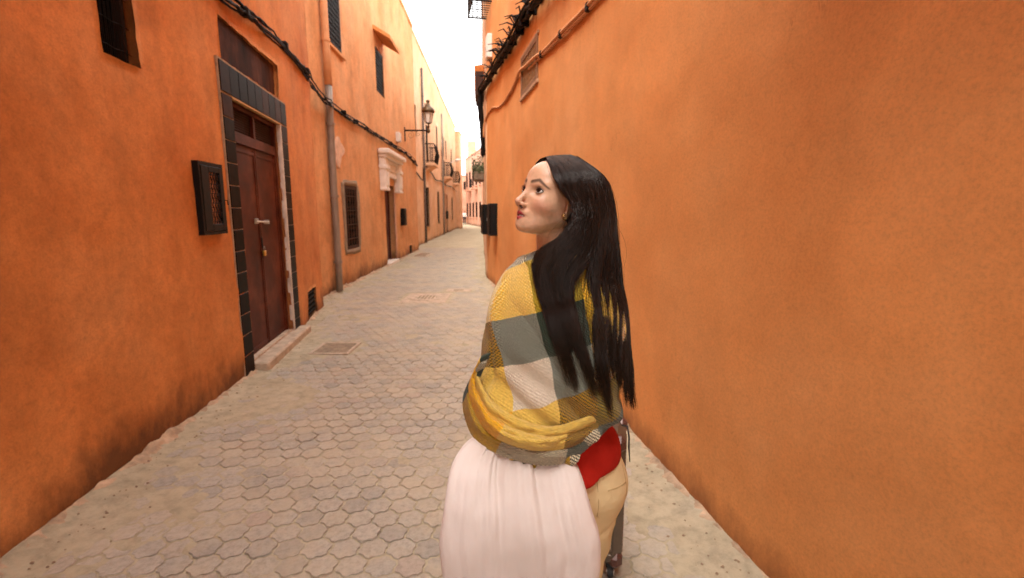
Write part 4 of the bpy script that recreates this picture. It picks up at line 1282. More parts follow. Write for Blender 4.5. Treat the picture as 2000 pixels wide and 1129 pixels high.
def torso_parts(o=0.0):
    return [(lambda P: ell_b(P, bp(CHEST, 0, .0, .05), .150 + o, .100 + o, .170 + o), CHEST, .26, .05),
            (lambda P: ell_b(P, bp(CHEST, 0, -.005, -.14), .118 + o, .088 + o, .17 + o), bp(CHEST, 0, 0, -.14), .26, .05),
            (lambda P: cap(P, SH_L, SH_R, .048 + o, .048 + o), (SH_L + SH_R) / 2, .30, .06),
            (lambda P: ell_b(P, bp(PELV, 0, 0, .03), .140 + o, .100 + o, .13 + o), PELV, .26, .06),
            (lambda P: ell_b(P, bp(PELV, -.066, -.030, -.085), .080 + o, .074 + o, .105 + o), PELV, .32, .08),
            (lambda P: ell_b(P, bp(PELV, .066, -.030, -.085), .080 + o, .074 + o, .105 + o), PELV, .32, .08)]
def limb(a, b, ra, rb, k=.03):
    return (lambda P: cap(P, a, b, ra, rb), (a + b) / 2, np.linalg.norm(a - b) / 2 + max(ra, rb) + .04, k)
def leg_parts(o=0.0):
    out = []
    for h, kn, an in ((HIP_L, KN_L, AN_L), (HIP_R, KN_R, AN_R)):
        out += [limb(h, kn, .092 + o, .056 + o * 2, .06), limb(kn, an, .054 + o * 2, .036 + o * 2), limb(kn + BF * -.012 - BU * .06, kn + BF * -.012 - BU * .17, .05 + o, .045 + o)]
    return out

def put(D, ax, fn, c, r, k):
    sl = tuple(slice(max(0, np.searchsorted(a, c[i] - r) - 1), np.searchsorted(a, c[i] + r) + 1) for i, a in enumerate(ax))
    if any(s.stop - s.start < 1 for s in sl): return
    P = np.stack(np.meshgrid(*(a[s] for a, s in zip(ax, sl)), indexing='ij'), -1)
    D[sl] = smin(D[sl], fn(P), k)

def axis(lo, hi, step, fine):
    """non-uniform axis: coarse step, finer inside given (a, b, step) spans"""
    out, x = [], lo
    while x < hi:
        out.append(x)
        s = step
        for a, b, fs_ in fine:
            if a <= x < b: s = min(s, fs_)
            elif x < a: s = min(s, max(fs_, (a - x) * .5 + fs_ * .5))
            else: s = min(s, max(fs_, (x - b) * .5 + fs_))
        x += s
    return np.array(out)

woman = empty('person', (.15, 1.28, 0), 'woman with long dark hair in plaid shawl looking up over her shoulder', 'person')

ax = (axis(-.20, .50, .012, [(-.035, .215, .0022), (.335, .405, .004)]),
      axis(1.00, 1.86, .012, [(1.115, 1.375, .0022), (1.69, 1.80, .004)]),
      axis(.0, 1.80, .013, [(1.475, 1.755, .0022), (1.0, 1.09, .004)]))
D = np.full(tuple(len(a) for a in ax), 5.0, np.float32)
for fn, c, r, k in torso_parts(-.004) + leg_parts(-.004):
    put(D, ax, fn, c, r, k)
for fn, c, r, k in [limb(SH_L, EL_L, .043, .035), limb(EL_L, HA_L, .035, .024), limb(SH_R, EL_R, .046, .036), limb(EL_R, HA_R, .036, .023)]:
    put(D, ax, fn, c, r, k)
for an in (AN_L, AN_R):
    put(D, ax, lambda P: cap(P, an - BU * .035, an + BF * .13 - BU * .055, .036, .026), an, .24, .03)
# hands: a palm and five jointed fingers each; the right one is closed round the luggage handle
def hand(W, along, across, out, grip):
    along, across, out = (np.asarray(v, float) / np.linalg.norm(v) for v in (along, across, out))
    put(D, ax, lambda P: cap(P, W, W + along * .055, .024, .026), W, .13, .012)
    put(D, ax, lambda P: cap(P, W + along * .06 - across * .024, W + along * .06 + across * .024, .0135, .0135), W + along * .06, .10, .012)
    for i, (o, ln) in enumerate(((-.030, .070), (-.010, .078), (.010, .072), (.030, .056))):
        k0 = W + along * .078 + across * o
        if grip:
            k1 = k0 + along * ln * .30 + out * ln * .30
            k2 = k1 - along * ln * .10 + out * ln * .38
            k3 = k2 - along * ln * .33 + out * ln * .02
        else:
            k1 = k0 + along * ln * .42 + out * ln * .12
            k2 = k1 + along * ln * .30 + out * ln * .18
            k3 = k2 + along * ln * .18 + out * ln * .20
        for a, b, ra, rb in ((W + along * .05 + across * o * .8, k0, .0105, .0098), (k0, k1, .0095, .0088), (k1, k2, .0086, .0080), (k2, k3, .0080, .0070)):
            put(D, ax, lambda P: cap(P, a, b, ra, rb), (a + b) / 2, .06, .004)
    t0 = W + along * .020 - across * .022
    t1 = t0 + along * .030 - across * .022 + out * .015
    t2 = t1 + along * .028 + across * .004 + out * (.022 if grip else .010)
    for a, b, ra, rb in ((t0, t1, .0135, .0105), (t1, t2, .0100, .0080)):
        put(D, ax, lambda P: cap(P, a, b, ra, rb), (a + b) / 2, .07, .006)
hand(HA_R, (.10, .55, -.30), (-.9, .2, .1), (-.05, .25, -.6), True)
hand(HA_L, (.75, .45, .02), (0, .1, 1), (.2, -.8, 0), False)
# neck and head
nk0, nk1 = from_head([-.018, 0, -.045]), bp(CHEST, -.01, .0, .20)
put(D, ax, lambda P: cap(P, nk0, nk1, .047, .052), (nk0 + nk1) / 2, .2, .035)
sl = tuple(slice(np.searchsorted(a, HC[i] - .16), np.searchsorted(a, HC[i] + .16)) for i, a in enumerate(ax))
P = to_head(np.stack(np.meshgrid(*(a[s] for a, s in zip(ax, sl)), indexing='ij'), -1))
rough = np.minimum(cranium(P), np.minimum(ell(P, (.05, 0, -.04), (.066, .066, .085)), cap(P, (.09, 0, 0), (.112, 0, -.045), .015, .015)))
m = np.abs(rough) < .05
rough[m] = head_sdf(P[m])
rough *= HS
D[sl] = smin(D[sl], rough, .018)
V, Q = surface_nets(D, *ax)
del D, P, rough
body = mesh_obj('body', V, Q, None, woman, True)
hp = to_head(V)
hq = hp.copy(); hq[:, 1] = np.abs(hq[:, 1])
col = np.tile(np.array([.70, .405, .255]), (len(V), 1))
def blend(mask, c, s=1.0):
    global col
    mm = (np.clip(mask, 0, 1) * s)[:, None]
    col = col * (1 - mm) + np.array(c) * mm
def sstep(x, a, b):
    t = np.clip((x - a) / (b - a), 0, 1); return t * t * (3 - 2 * t)
blend(np.exp(-(((hq - [.072, .045, -.035]) / [.03, .018, .016]) ** 2).sum(1)), (.62, .22, .15), .55)         # cheeks
blend(np.exp(-(((hq - [.118, 0, -.042]) / [.012, .012, .01]) ** 2).sum(1)), (.60, .25, .18), .4)             # nose tip
blend(np.exp(-(((hq - [.090, .034, .006]) / [.012, .017, .007]) ** 2).sum(1)), (.24, .10, .06), .75)         # darker upper lids
blend(np.exp(-(((hq - [.086, .033, -.010]) / [.012, .016, .005]) ** 2).sum(1)), (.36, .17, .11), .4)
up = cap(hq, (.1000, .003, -.0668), (.0830, .0250, -.0700), .0048, .0030)
lo = cap(hq, (.0975, 0, -.0800), (.0830, .0225, -.0718), .0058, .0030)
lip = np.minimum(up, lo) + np.clip(hq[:, 1] - .0220, 0, 1) * 1.2
blend(sstep(-lip, -.0022, .0004) * (hp[:, 0] > .07), (.42, .055, .065))
blend((ell(hp, (.095, 0, -.0735), (.0125, .0175, .0018)) < .0005) * 1.0, (.14, .03, .03))
blend((ell(hq, (.1065, .0066, -.0515), (.0060, .0030, .0034)) < .0012) * 1.0, (.10, .03, .02))
def brow_mask():
    p2 = hq.copy(); p2[:, 0] = 0
    a = np.array([0, .0125, .0205]); b = np.array([0, .031, .0275]); c = np.array([0, .0535, .0130])
    d = np.minimum(cap(p2, a, b, .0038, .0036), cap(p2, b, c, .0036, .0012)) + (hp[:, 0] < .03) * 1.0
    return sstep(-d, -.0030, .0018)
blend(brow_mask(), (.035, .016, .010), .85)
at = body.data.color_attributes.new('Col', 'FLOAT_COLOR', 'POINT')
at.data.foreach_set('color', np.hstack([col, np.ones((len(col), 1))]).ravel())
skin, nt, b = new_mat('skin')
ca_ = N(nt, 'ShaderNodeVertexColor', layer_name='Col')
nz = noise_tex(nt, 90, 5, .6)
rr = ramp(nt, [(.3, .90), (.7, 1.08)])
nt.links.new(nz.outputs[0], rr.inputs[0])
nt.links.new(mixc(nt, 1.0, ca_.outputs[0], rr.outputs[0], 'MULTIPLY'), b.inputs['Base Color'])
b.inputs['Roughness'].default_value = .38
b.inputs['Subsurface Weight'].default_value = .18
b.inputs['Subsurface Radius'].default_value = (.012, .005, .003)
b.inputs['Subsurface Scale'].default_value = .5
n2 = noise_tex(nt, 420, 4, .65)
bump(nt, b, n2.outputs[0], .35, .0012)
body.data.materials.append(skin)

# eyes
M_eye, nt, b = new_mat('eye')
ca_ = N(nt, 'ShaderNodeVertexColor', layer_name='Col')
nt.links.new(ca_.outputs[0], b.inputs['Base Color'])
b.inputs['Roughness'].default_value = .06
M_lash = simple_mat('lash', (.008, .005, .004), .5, var=.1)
for sgn in (1, -1):
    C = np.array([.0735, .0315 * sgn, -.0005])
    nu, nv = 30, 18
    vs_, cs_ = [], []
    top, bot = [], []
    gaze = np.array([math.cos(R(12)), math.sin(R(6)), math.sin(R(16))]); gaze /= np.linalg.norm(gaze)
    for i in range(nu):
        t = -1 + 2 * i / (nu - 1)                       # -1 inner corner .. 1 outer corner
        az = R(8 + 54 * t) * sgn
        hi_ = R(30) * (1 - abs(t) ** 2.3) + R(5) * t
        lo_ = -R(20) * (1 - abs(t) ** 2.2) + R(5) * t - R(1)
        for j in range(nv):
            el = lo_ + (hi_ - lo_) * j / (nv - 1)
            d = np.array([math.cos(az) * math.cos(el), math.sin(az) * math.cos(el), math.sin(el)])
            rad = np.array([.0146, .0165, .0142])
            g = math.acos(max(-1, min(1, float(d @ gaze))))
            vs_.append(C + d * rad)
            c = (.56, .50, .45)
            if g < R(29): c = (.035, .016, .008)
            if g < R(13): c = (.004, .003, .003)
            if g > R(29) and abs(t) > .85: c = (.5, .3, .26)
            cs_.append(c)
            if j == nv - 1: top.append(C + d * rad * 1.03)
            if j == 0: bot.append(C + d * rad * 1.02)
    eye = mesh_obj('eye', from_head(vs_), grid_faces(nu, nv), M_eye, body, True)
    at = eye.data.color_attributes.new('Col', 'FLOAT_COLOR', 'POINT')
    at.data.foreach_set('color', np.hstack([np.array(cs_), np.ones((len(cs_), 1))]).ravel())
    mb = MB()
    mb.tube(from_head(top), [.0005 + .0014 * math.sin(math.pi * min(1, .15 + .85 * k / (nu - 1)) * .9) for k in range(nu)], 6)
    mb.tube(from_head(bot), .00055, 5)
    for k in range(8, nu, 2):                           # lashes
        o = top[k]; d = (o - C) / np.linalg.norm(o - C)
        e1 = o + d * .0025 + np.array([0, .0012 * sgn, .001])
        e2 = o + d * .0050 + np.array([0, .0026 * sgn, .0030])
        mb.tube(from_head([o, e1, e2]), [.00045, .00035, .0001], 4)
    mb.build('eyelashes', M_lash, body)
# teeth behind the parted lips
vs_ = []
for t in np.linspace(-1, 1, 13):
    for z in (-.0705, -.0755):
        vs_.append((.0955 - .012 * t * t, .0175 * t, z))
mesh_obj('teeth', from_head(vs_), grid_faces(13, 2), simple_mat('enamel', (.75, .70, .62), .25, var=.05), body, True)
# earring: two small gold hoops in the visible ear
M_gold = simple_mat('gold', (.75, .45, .16), .25, 1.0, var=.05)
lobe = np.array([.014, .0795, -.041])
mb = MB()
for off in (0, .006):
    ring = [lobe + np.array([off * .7 + .0052 * math.cos(a), .0015, .004 * off / .006 - .003 + .0060 * math.sin(a)]) for a in np.linspace(0, 2 * math.pi, 17)]
    mb.tube(from_head(ring), .0011, 6, cap=False)
mb.build('earring', M_gold, woman, True)
# ---------------------------------------------------------------- design helper: picture position + distance -> world point
def at(x, y, Y):
    v = y - 564.5
    c, s = math.cos(R(9)), math.sin(R(9))
    fx, fy, fz = x - 1000, 950 * c - v * s, -(v * c + 950 * s)
    t = np.asarray(Y) / fy
    return np.stack([t * fx, t * fy, 1.6 + t * fz], -1)

# scalp carries the hair colour
scalp = sstep(.030 + .5 * hp[:, 2] - hp[:, 0], -.003, .006) * (cranium(hp) < .012) * (hp[:, 2] > -.06)
ear_zone = (np.abs(hq[:, 1]) > .060) & (hp[:, 2] < .022) & (hp[:, 2] > -.06) & (hp[:, 0] > -.025)
scalp = scalp * (~ear_zone)
blend(scalp, (.012, .007, .005))
body.data.color_attributes['Col'].data.foreach_set('color', np.hstack([col, np.ones((len(col), 1))]).ravel())

# ---------------------------------------------------------------- trousers and red top
def cloth_sdf(parts, lo, hi, step, cut, name, mat, wob):
    axx = tuple(np.arange(lo[i], hi[i], step) for i in range(3))
    Dd = np.full(tuple(len(a) for a in axx), 5.0)
    for fn, c, r, k in parts:
        put(Dd, axx, fn, c, r + .05, k)
    P = np.stack(np.meshgrid(*axx, indexing='ij'), -1)
    Dd = np.minimum(Dd, .2) + wob(P)
    Dd = smax(Dd, cut(P), .006)
    V, Q = surface_nets(Dd, *axx)
    return mesh_obj(name, V, Q, mat, woman, True)

M_red = simple_mat('red_jersey', (.43, .017, .009), .88, var=.12, scale=5, bumpd=.008, bscale=26, spec=.15)
M_cream = simple_mat('cream_cotton', (.72, .57, .315), .88, var=.07, scale=7, bumpd=.016, bscale=16, spec=.15)
def wob_t(P):
    a = P @ BR; z = P[..., 2]
    return .005 * np.exp(-((z - .705 - .22 * a + .22 * (PELV @ BR)) / .010) ** 2) + .0035 * (np.abs(np.sin(24 * (z + .9 * a))) ** .6 - .6) * np.exp(-((z - .70) / .10) ** 2) + .0025 * np.sin(38 * (z + .75 * a) + 3 * np.sin(9 * a)) * np.exp(-((z - .76) / .09) ** 2) + .003 * np.sin(60 * z + 10 * np.sin(6 * a)) * np.exp(-((z - .58) / .12) ** 2) + .002 * np.sin(21 * z + 17 * a) - .0035 * np.exp(-((z - .775 - .10 * a) / .012) ** 2) * 0
parts = [p_ for p_ in torso_parts(.008)[1:] if True][2:] + leg_parts(.016)
cloth_sdf(parts, (-.10, 1.02, .06), (.42, 1.56, 1.04), .0075,
          lambda P: np.maximum(P[..., 2] - .945, .09 - P[..., 2]), 'trousers', M_cream, wob_t)
cloth_sdf([torso_parts(.006)[0], torso_parts(.010)[1]] + torso_parts(.024)[3:], (-.16, 1.02, .80), (.46, 1.60, 1.46), .0075,
          lambda P: np.maximum(P[..., 2] - 1.42, (.902 + .10 * (P[..., 0] - .2)) - P[..., 2]), 'top', M_red,
          lambda P: .0045 * np.sin(46 * P[..., 2] + 22 * (P @ BR) + 2 * np.sin(15 * (P @ BR))))
# stitched seams: centre back, hip yoke and a welt pocket
def on_seat(r_, z):
    p = bp(PELV, r_, -.30); p[2] = z
    d = BF * .002
    for _ in range(200):
        dd = np.array(5.0)
        for fn, _c, _r, k_ in parts:
            dd = smin(dd, fn(p[None])[0], k_)
        if float(dd) + float(wob_t(p[None])[0]) < .0: break
        p = p + d
    return p - BF * .0005
sm = MB()
sm.tube([on_seat(0.0, z) for z in np.linspace(.93, .80, 10)], .0016, 5)
sm.tube([on_seat(r_, .862 - .10 * (abs(r_) - .05)) for r_ in np.linspace(.035, .115, 9)], .0022, 5)
sm.tube([on_seat(r_, .862 - .10 * (abs(r_) - .05)) for r_ in np.linspace(-.115, -.035, 9)], .0022, 5)
sm.tube([on_seat(.118, z) for z in np.linspace(.90, .60, 18)], .0016, 5)
sm.build('seam', simple_mat('tan_stitching', (.45, .32, .15), .9), woman, True)
# shoes
M_shoe = simple_mat('shoe_leather', (.62, .58, .52), .5, var=.06)
for an in (AN_L, AN_R):
    axx = tuple(np.arange(a, b_, .006) for a, b_ in ((an[0] - .22, an[0] + .12), (an[1] - .12, an[1] + .24), (-.01, .13)))
    Dd = np.full(tuple(len(a) for a in axx), 5.0)
    put(Dd, axx, lambda P: cap(P, an - BU * .040 - BF * .02, an + BF * .14 - BU * .052, .046, .036), an, .4, .02)
    put(Dd, axx, lambda P: cap(P, an - BU * .03, an + BU * .01, .046, .044), an, .4, .03)
    P = np.stack(np.meshgrid(*axx, indexing='ij'), -1)
    Dd = smax(Dd, .002 - P[..., 2], .004)
    Vs, Qs = surface_nets(np.minimum(Dd, .2), *axx)
    mesh_obj('shoe', Vs, Qs, M_shoe, woman, True)

# ---------------------------------------------------------------- the plaid shawl
cols4, rows6 = 4, 6
CR, GR, DG = (.80, .71, .56), (.215, .22, .17), (.026, .042, .024)
MU, ML, OL = (.80, .43, .012), (.80, .53, .10), (.38, .25, .010)
OR, AM, BK = (.82, .39, .008), (.52, .27, .010), (.035, .028, .012)
WH = (.80, .70, .48)
table = {  # (row, col): (first thread, second thread)
    (-1, -1): (CR, CR), (-1, 0): (WH, BK), (-1, 1): (GR, GR), (-1, 2): (CR, GR),
    (0, -1): (ML, WH), (0, 0): (MU, (.80, .58, .20)), (0, 1): (OL, OL), (0, 2): (MU, AM),
    (1, -1): (AM, BK), (1, 0): (GR, GR), (1, 1): (DG, DG), (1, 2): (OL, AM),
    (2, -1): (ML, ML), (2, 0): (CR, (.68, .53, .40)), (2, 1): (GR, GR), (2, 2): (OR, CR),
    (3, -1): (OR, MU), (3, 0): (ML, ML), (3, 1): (AM, BK), (3, 2): (OL, BK),
    (4, -1): (DG, DG), (4, 0): (OL, AM), (4, 1): (WH, BK), (4, 2): (DG, GR)}
shawl_m, nt, b = new_mat('plaid_wool')
uvn = N(nt, 'ShaderNodeUVMap', uv_map='UVMap')
sep = N(nt, 'ShaderNodeSeparateXYZ')
wig = noise_tex(nt, 14, 3, .6, uvn.outputs[0])
wadd = N(nt, 'ShaderNodeVectorMath', operation='MULTIPLY_ADD')
wadd.inputs[1].default_value = (.035, .035, 0)
nt.links.new(wig.outputs['Color'], wadd.inputs[0])
nt.links.new(uvn.outputs[0], wadd.inputs[2])
nt.links.new(wadd.outputs[0], sep.inputs[0])
def mth(op, a, b_=None):
    n = N(nt, 'ShaderNodeMath', operation=op)
    for i, x in enumerate((a, b_)):
        if x is None: continue
        if isinstance(x, (int, float)): n.inputs[i].default_value = x
        else: nt.links.new(x, n.inputs[i])
    return n.outputs[0]
cu = mth('FLOORED_MODULO', mth('FLOOR', mth('ADD', sep.outputs[0], 1.0)), 4.0)
cv = mth('FLOORED_MODULO', mth('FLOOR', mth('ADD', sep.outputs[1], 1.0)), 6.0)
fac = mth('DIVIDE', mth('ADD', mth('MULTIPLY', cv, 4.0), mth('ADD', cu, .5)), 24.0)
st1, st2 = [], []
for i in range(24):
    a_, b_ = table[(i // 4 - 1, i % 4 - 1)]
    st1.append((i / 24, a_)); st2.append((i / 24, b_))
r1, r2 = ramp(nt, st1, 'CONSTANT'), ramp(nt, st2, 'CONSTANT')
nt.links.new(fac, r1.inputs[0]); nt.links.new(fac, r2.inputs[0])
TH = 2 * math.pi * 15
ws = mth('MULTIPLY', mth('SINE', mth('MULTIPLY', sep.outputs[0], TH)), mth('SINE', mth('MULTIPLY', sep.outputs[1], TH)))
wv = ramp(nt, [(.42, 0.0), (.62, 1.0)])
nt.links.new(mth('ADD', mth('MULTIPLY', ws, .5), .5), wv.inputs[0])
two = mixc(nt, wv.outputs[0], r1.outputs[0], r2.outputs[0])
mel = noise_tex(nt, 24, 7, .85, uvn.outputs[0])
mr = ramp(nt, [(.34, .58), (.62, 1.40)])
nt.links.new(mel.outputs[0], mr.inputs[0])
nt.links.new(mixc(nt, 1.0, two, mr.outputs[0], 'MULTIPLY'), b.inputs['Base Color'])
b.inputs['Roughness'].default_value = .95
b.inputs['Specular IOR Level'].default_value = .1
b.inputs['Sheen Weight'].default_value = .25
b.inputs['Sheen Roughness'].default_value = .5
bn = bump(nt, b, ws, .6, .0045)
fz = noise_tex(nt, 150, 4, .7, uvn.outputs[0])
bump(nt, b, fz.outputs[0], .5, .002, bn)

def set_uv(o, uv):
    me = o.data
    l = me.uv_layers.new(name='UVMap')
    vi = np.zeros(len(me.loops), np.int32)
    me.loops.foreach_get('vertex_index', vi)
    l.data.foreach_set('uv', np.asarray(uv)[vi].ravel())

def interp_rows(tab, y):
    tab = np.array(tab, float)
    return [np.interp(y, tab[:, 0], tab[:, k]) for k in range(1, tab.shape[1])]
SH = [(492, 1060, 1120, 1.290, .045), (500, 1042, 1138, 1.290, .070), (512, 1020, 1160, 1.288, .095), (526, 1000, 1178, 1.285, .112),
      (545, 984, 1192, 1.282, .124), (570, 968, 1202, 1.278, .137), (600, 956, 1208, 1.276, .144), (650, 947, 1210, 1.275, .149),
      (700, 942, 1210, 1.275, .150), (750, 934, 1208, 1.272, .154), (800, 930, 1205, 1.27, .156), (850, 940, 1200, 1.27, .152), (915, 960, 1195, 1.28, .13)]
SHs = catmull(np.array(SH), 90)
def shawl_point(th, y):
    """th: angle, -pi/2 faces the street behind her; y: drawing height"""
    xl, xr, yc, hd = interp_rows(SHs, y)
    a = at(xl, y, yc); b_ = at(xr, y, yc)
    cx, hw, z = (a[..., 0] + b_[..., 0]) / 2, (b_[..., 0] - a[..., 0]) / 2, a[..., 2]
    n = 2.25
    c, s = np.cos(th), np.sin(th)
    X = cx + hw * np.sign(c) * np.abs(c) ** (2 / n)
    Yw = yc + hd * np.sign(s) * np.abs(s) ** (2 / n)
    return np.stack([X, Yw, z], -1)
nth, nrow = 320, 210
th = np.linspace(-math.pi, math.pi, nth, endpoint=False)
hemx = [(900, 838), (930, 846), (1000, 878), (1060, 886), (1100, 860), (1140, 826), (1190, 796), (1300, 784)]
TH2, VV = np.meshgrid(th, np.linspace(0, 1, nrow))
_p0 = shawl_point(TH2, np.full_like(TH2, 850.0))
_c, _s = math.cos(R(9)), math.sin(R(9))
xx = 1000 + 950 * _p0[..., 0] / (_p0[..., 1] * _c - (_p0[..., 2] - 1.6) * _s)
hem = np.where(np.sin(TH2) < 0, np.interp(xx, [h[0] for h in hemx], [h[1] for h in hemx]), np.interp(np.cos(TH2), [-1, 1], [840, 806]))
YY = 494 + (hem - 494) * VV
PT = shawl_point(TH2, YY)
# arc length for the plaid
dx = np.diff(PT, axis=1, prepend=PT[:, -1:])
seg = np.linalg.norm(dx, axis=2)
arc = np.cumsum(seg, axis=1)
k0 = np.argmin(np.abs(th + math.pi / 2))
arc = arc - arc[:, k0:k0 + 1]
cent = PT.mean(axis=1, keepdims=True)
nrm = PT - cent; nrm[..., 2] = 0
nrm /= np.linalg.norm(nrm, axis=2, keepdims=True) + 1e-9
zz = PT[..., 2]
px = np.interp(np.cos(TH2), [-1, 1], [0, 1])
low = np.clip((YY - 620) / 200, 0, 1)
near = np.clip(-np.sin(TH2) + .3, 0, 1)
disp = .010 * low * near * np.sin(26 * (zz + .55 * PT[..., 0]) * 2.1 + 4 * np.sin(7 * PT[..., 0] + 5 * zz))
disp += .006 * np.sin(13 * zz + 9 * PT[..., 0] + 1.0) * (1 - low * .5)
fa = zz * 1.0 + 1.15 * PT[..., 0]                          # long pulls from the shoulder down to the elbow
disp += near * .009 * (np.abs(np.sin(19 * fa + 1.2 * np.sin(8 * zz))) ** .8 - .5) * np.clip((YY - 540) / 60, 0, 1)
disp += .010 * np.exp(-((YY - 508) / 7.0) ** 2)             # thick rolled neckline
# the fold over the front of the shoulder and upper arm
ridge = np.arccos(np.clip(np.cos(TH2), -1, 1))             # pi at her left side
fl = math.pi - ridge - (.42 + .30 * np.clip((YY - 545) / 150, 0, 1))
side = np.sin(TH2) < 0
disp += side * np.clip((YY - 530) / 30, 0, 1) * (.016 * np.exp(-((fl - .09) / .10) ** 2) - .024 * np.exp(-((fl + .07) / .07) ** 2)) * np.clip((760 - YY) / 90, 0, 1)
disp += .004 * np.array([[mnoise.noise((p[0] * 14, p[1] * 14, p[2] * 9)) for p in row] for row in PT])
PT = PT + nrm * disp[..., None]
a_ = R(16)
anchor = 0
cell = .112
za = at(np.array(1046.), np.array(609.), 1.15)
sa = np.interp(za[0], PT[100, :nth // 2, 0], arc[100, :nth // 2])
ds, dz = arc - sa, zz - za[2]
uu = (ds * math.cos(a_) + dz * math.sin(a_)) / cell + 1.0
vv = (ds * math.sin(a_) * .9 - dz * math.cos(a_)) / cell + 1.0
# vv grows downwards: row lines rise to her right
vv = (-dz * math.cos(a_) + ds * math.sin(a_)) / cell + 1.0
shawl = empty('shawl', (.11, 1.28, 1.0))
shawl.parent = woman
shawl.location = Vector((.11, 1.28, 1.0)) - woman.location
drape = mesh_obj('drape', PT.reshape(-1, 3), grid_faces(nrow, nth, True), shawl_m, shawl, True)
set_uv(drape, np.stack([uu, vv], -1).reshape(-1, 2))
so = drape.modifiers.new('cloth', 'SOLIDIFY'); so.thickness = .007; so.offset = -1

# gathered lower part swept round her bent arm
Tc = catmull([(958, 690), (938, 702), (936, 742), (965, 788), (1020, 822), (1080, 834), (1140, 818), (1212, 792)], 200)
Bc = catmull([(936, 738), (910, 762), (907, 805), (930, 858), (985, 890), (1055, 907), (1122, 893), (1206, 818)], 200)
ns, ntt = 200, 72
vsl, uvl = [], []
for j in range(ntt):
    t = j / (ntt - 1)
    P2 = Tc * (1 - t) + Bc * t
    s_ = np.linspace(0, 1, ns)
    # three uneven rolls separated by sharp creases, wandering along the sweep
    tw = t + (.035 * np.sin(6 * s_ + 1.0) + .02 * np.sin(17 * s_ + 2)) * math.sin(math.pi * t)
    w = np.interp(tw, [0, .24, .64, 1.0], [0, 1, 2, 3])
    fr = np.clip(w - np.floor(np.clip(w, 0, 2.999)), 0, 1)
    roll = np.abs(np.sin(math.pi * fr ** .75)) ** .65 * np.interp(w, [0, .5, 1.5, 2.5, 3], [.6, .75, 1.15, .8, .6])
    env = np.clip(np.sin(math.pi * np.clip(s_ * .98 + .02, 0, 1)), 0, 1) ** .45 * np.clip((1 - s_) / .32, 0, 1) ** .6
    # depth follows her outline: nearest in the middle of the sweep
    xm = np.clip((P2[:, 0] - 910) / 300, 0, 1)
    Yb = 1.265 - .165 * np.sqrt(np.clip(1 - (2 * xm - 1) ** 2, 0, 1)) ** 1.1
    wr = np.array([mnoise.noise((a * 7 + t * 2, t * 4.5 - a * 3, 1.7)) + .5 * mnoise.noise((a * 17 + t * 5, t * 10 - a * 6, 4.7)) for a in s_])
    out = (.008 + .009 * wr + .023 * (1 + .5 * wr) * roll * (.75 + .25 * math.sin(math.pi * t)) + .012 * math.sin(math.pi * t) + .004 * np.sin(9 * s_ + 5 * t) + .0025 * np.sin(19 * s_ - 8 * t + 2 * np.sin(5 * s_))) * env
    W = at(P2[:, 0], P2[:, 1], Yb - out)
    vsl.append(W)
    u2 = np.interp(s_, [0, .13, .14, .8, 1], [-.98, -.95, -.95, -.2, -.05])
    u3 = np.interp(s_, [0, .52, .80, 1.0], [-.98, 0, 1, 1.98])
    u4 = np.interp(s_, [0, .24, .54, .82, 1.0], [-.98, 0, 1, 2, 2.98])
    v_ = 2 + np.clip(w, 0, 2.97) + .01
    tip = (s_ < .11)
    u2 = np.where(tip, -.5, u2); u3 = np.where(tip, 1.1 + 6 * s_, u3)
    uvl.append(np.stack([np.where(w < 1, u2, np.where(w < 2, u3, u4)), np.where(tip & (w < 2), 4.1 + .8 * (w % 1), v_)], -1))
# the far side of the wrap closes behind
o = mesh_obj('lower_wrap', np.array(vsl).reshape(-1, 3), grid_faces(ntt, ns), shawl_m, shawl, True)
set_uv(o, np.array(uvl).reshape(-1, 2))
so = o.modifiers.new('cloth', 'SOLIDIFY'); so.thickness = .006; so.offset = 0

# ---------------------------------------------------------------- hair: thousands of strands between guide locks
HY = 1.20
G = [  # (x, y) down each guide, roots first; lengths differ
    [(1068, 311), (1079, 334), (1095, 368), (1115, 392), (1124, 418), (1100, 460), (1060, 484), (1044, 504), (1050, 545), (1068, 600), (1080, 655), (1098, 735)],
    [(1074, 307), (1097, 333), (1113, 370), (1130, 405), (1118, 450), (1078, 486), (1060, 520), (1062, 560), (1080, 615), (1098, 675), (1116, 725), (1132, 772)],
    [(1084, 304), (1118, 332), (1136, 375), (1142, 420), (1122, 468), (1092, 512), (1084, 552), (1096, 605), (1110, 655), (1124, 700), (1140, 740), (1150, 770)],
    [(1098, 303), (1138, 332), (1156, 375), (1160, 430), (1144, 490), (1118, 535), (1112, 580), (1122, 630), (1132, 670), (1146, 710), (1158, 745), (1168, 775)],
    [(1110, 303), (1155, 334), (1174, 378), (1180, 435), (1174, 500), (1162, 560), (1160, 620), (1166, 670), (1172, 710), (1178, 750), (1184, 785), (1188, 815)],
    [(1120, 305), (1170, 340), (1189, 385), (1195, 440), (1198, 505), (1196, 570), (1198, 630), (1202, 680), (1204, 720), (1208, 755), (1212, 785), (1214, 812)],
    [(1128, 308), (1180, 346), (1198, 395), (1203, 450), (1210, 515), (1216, 580), (1220, 640), (1225, 690), (1228, 725), (1232, 755), (1235, 780), (1238, 800)]]
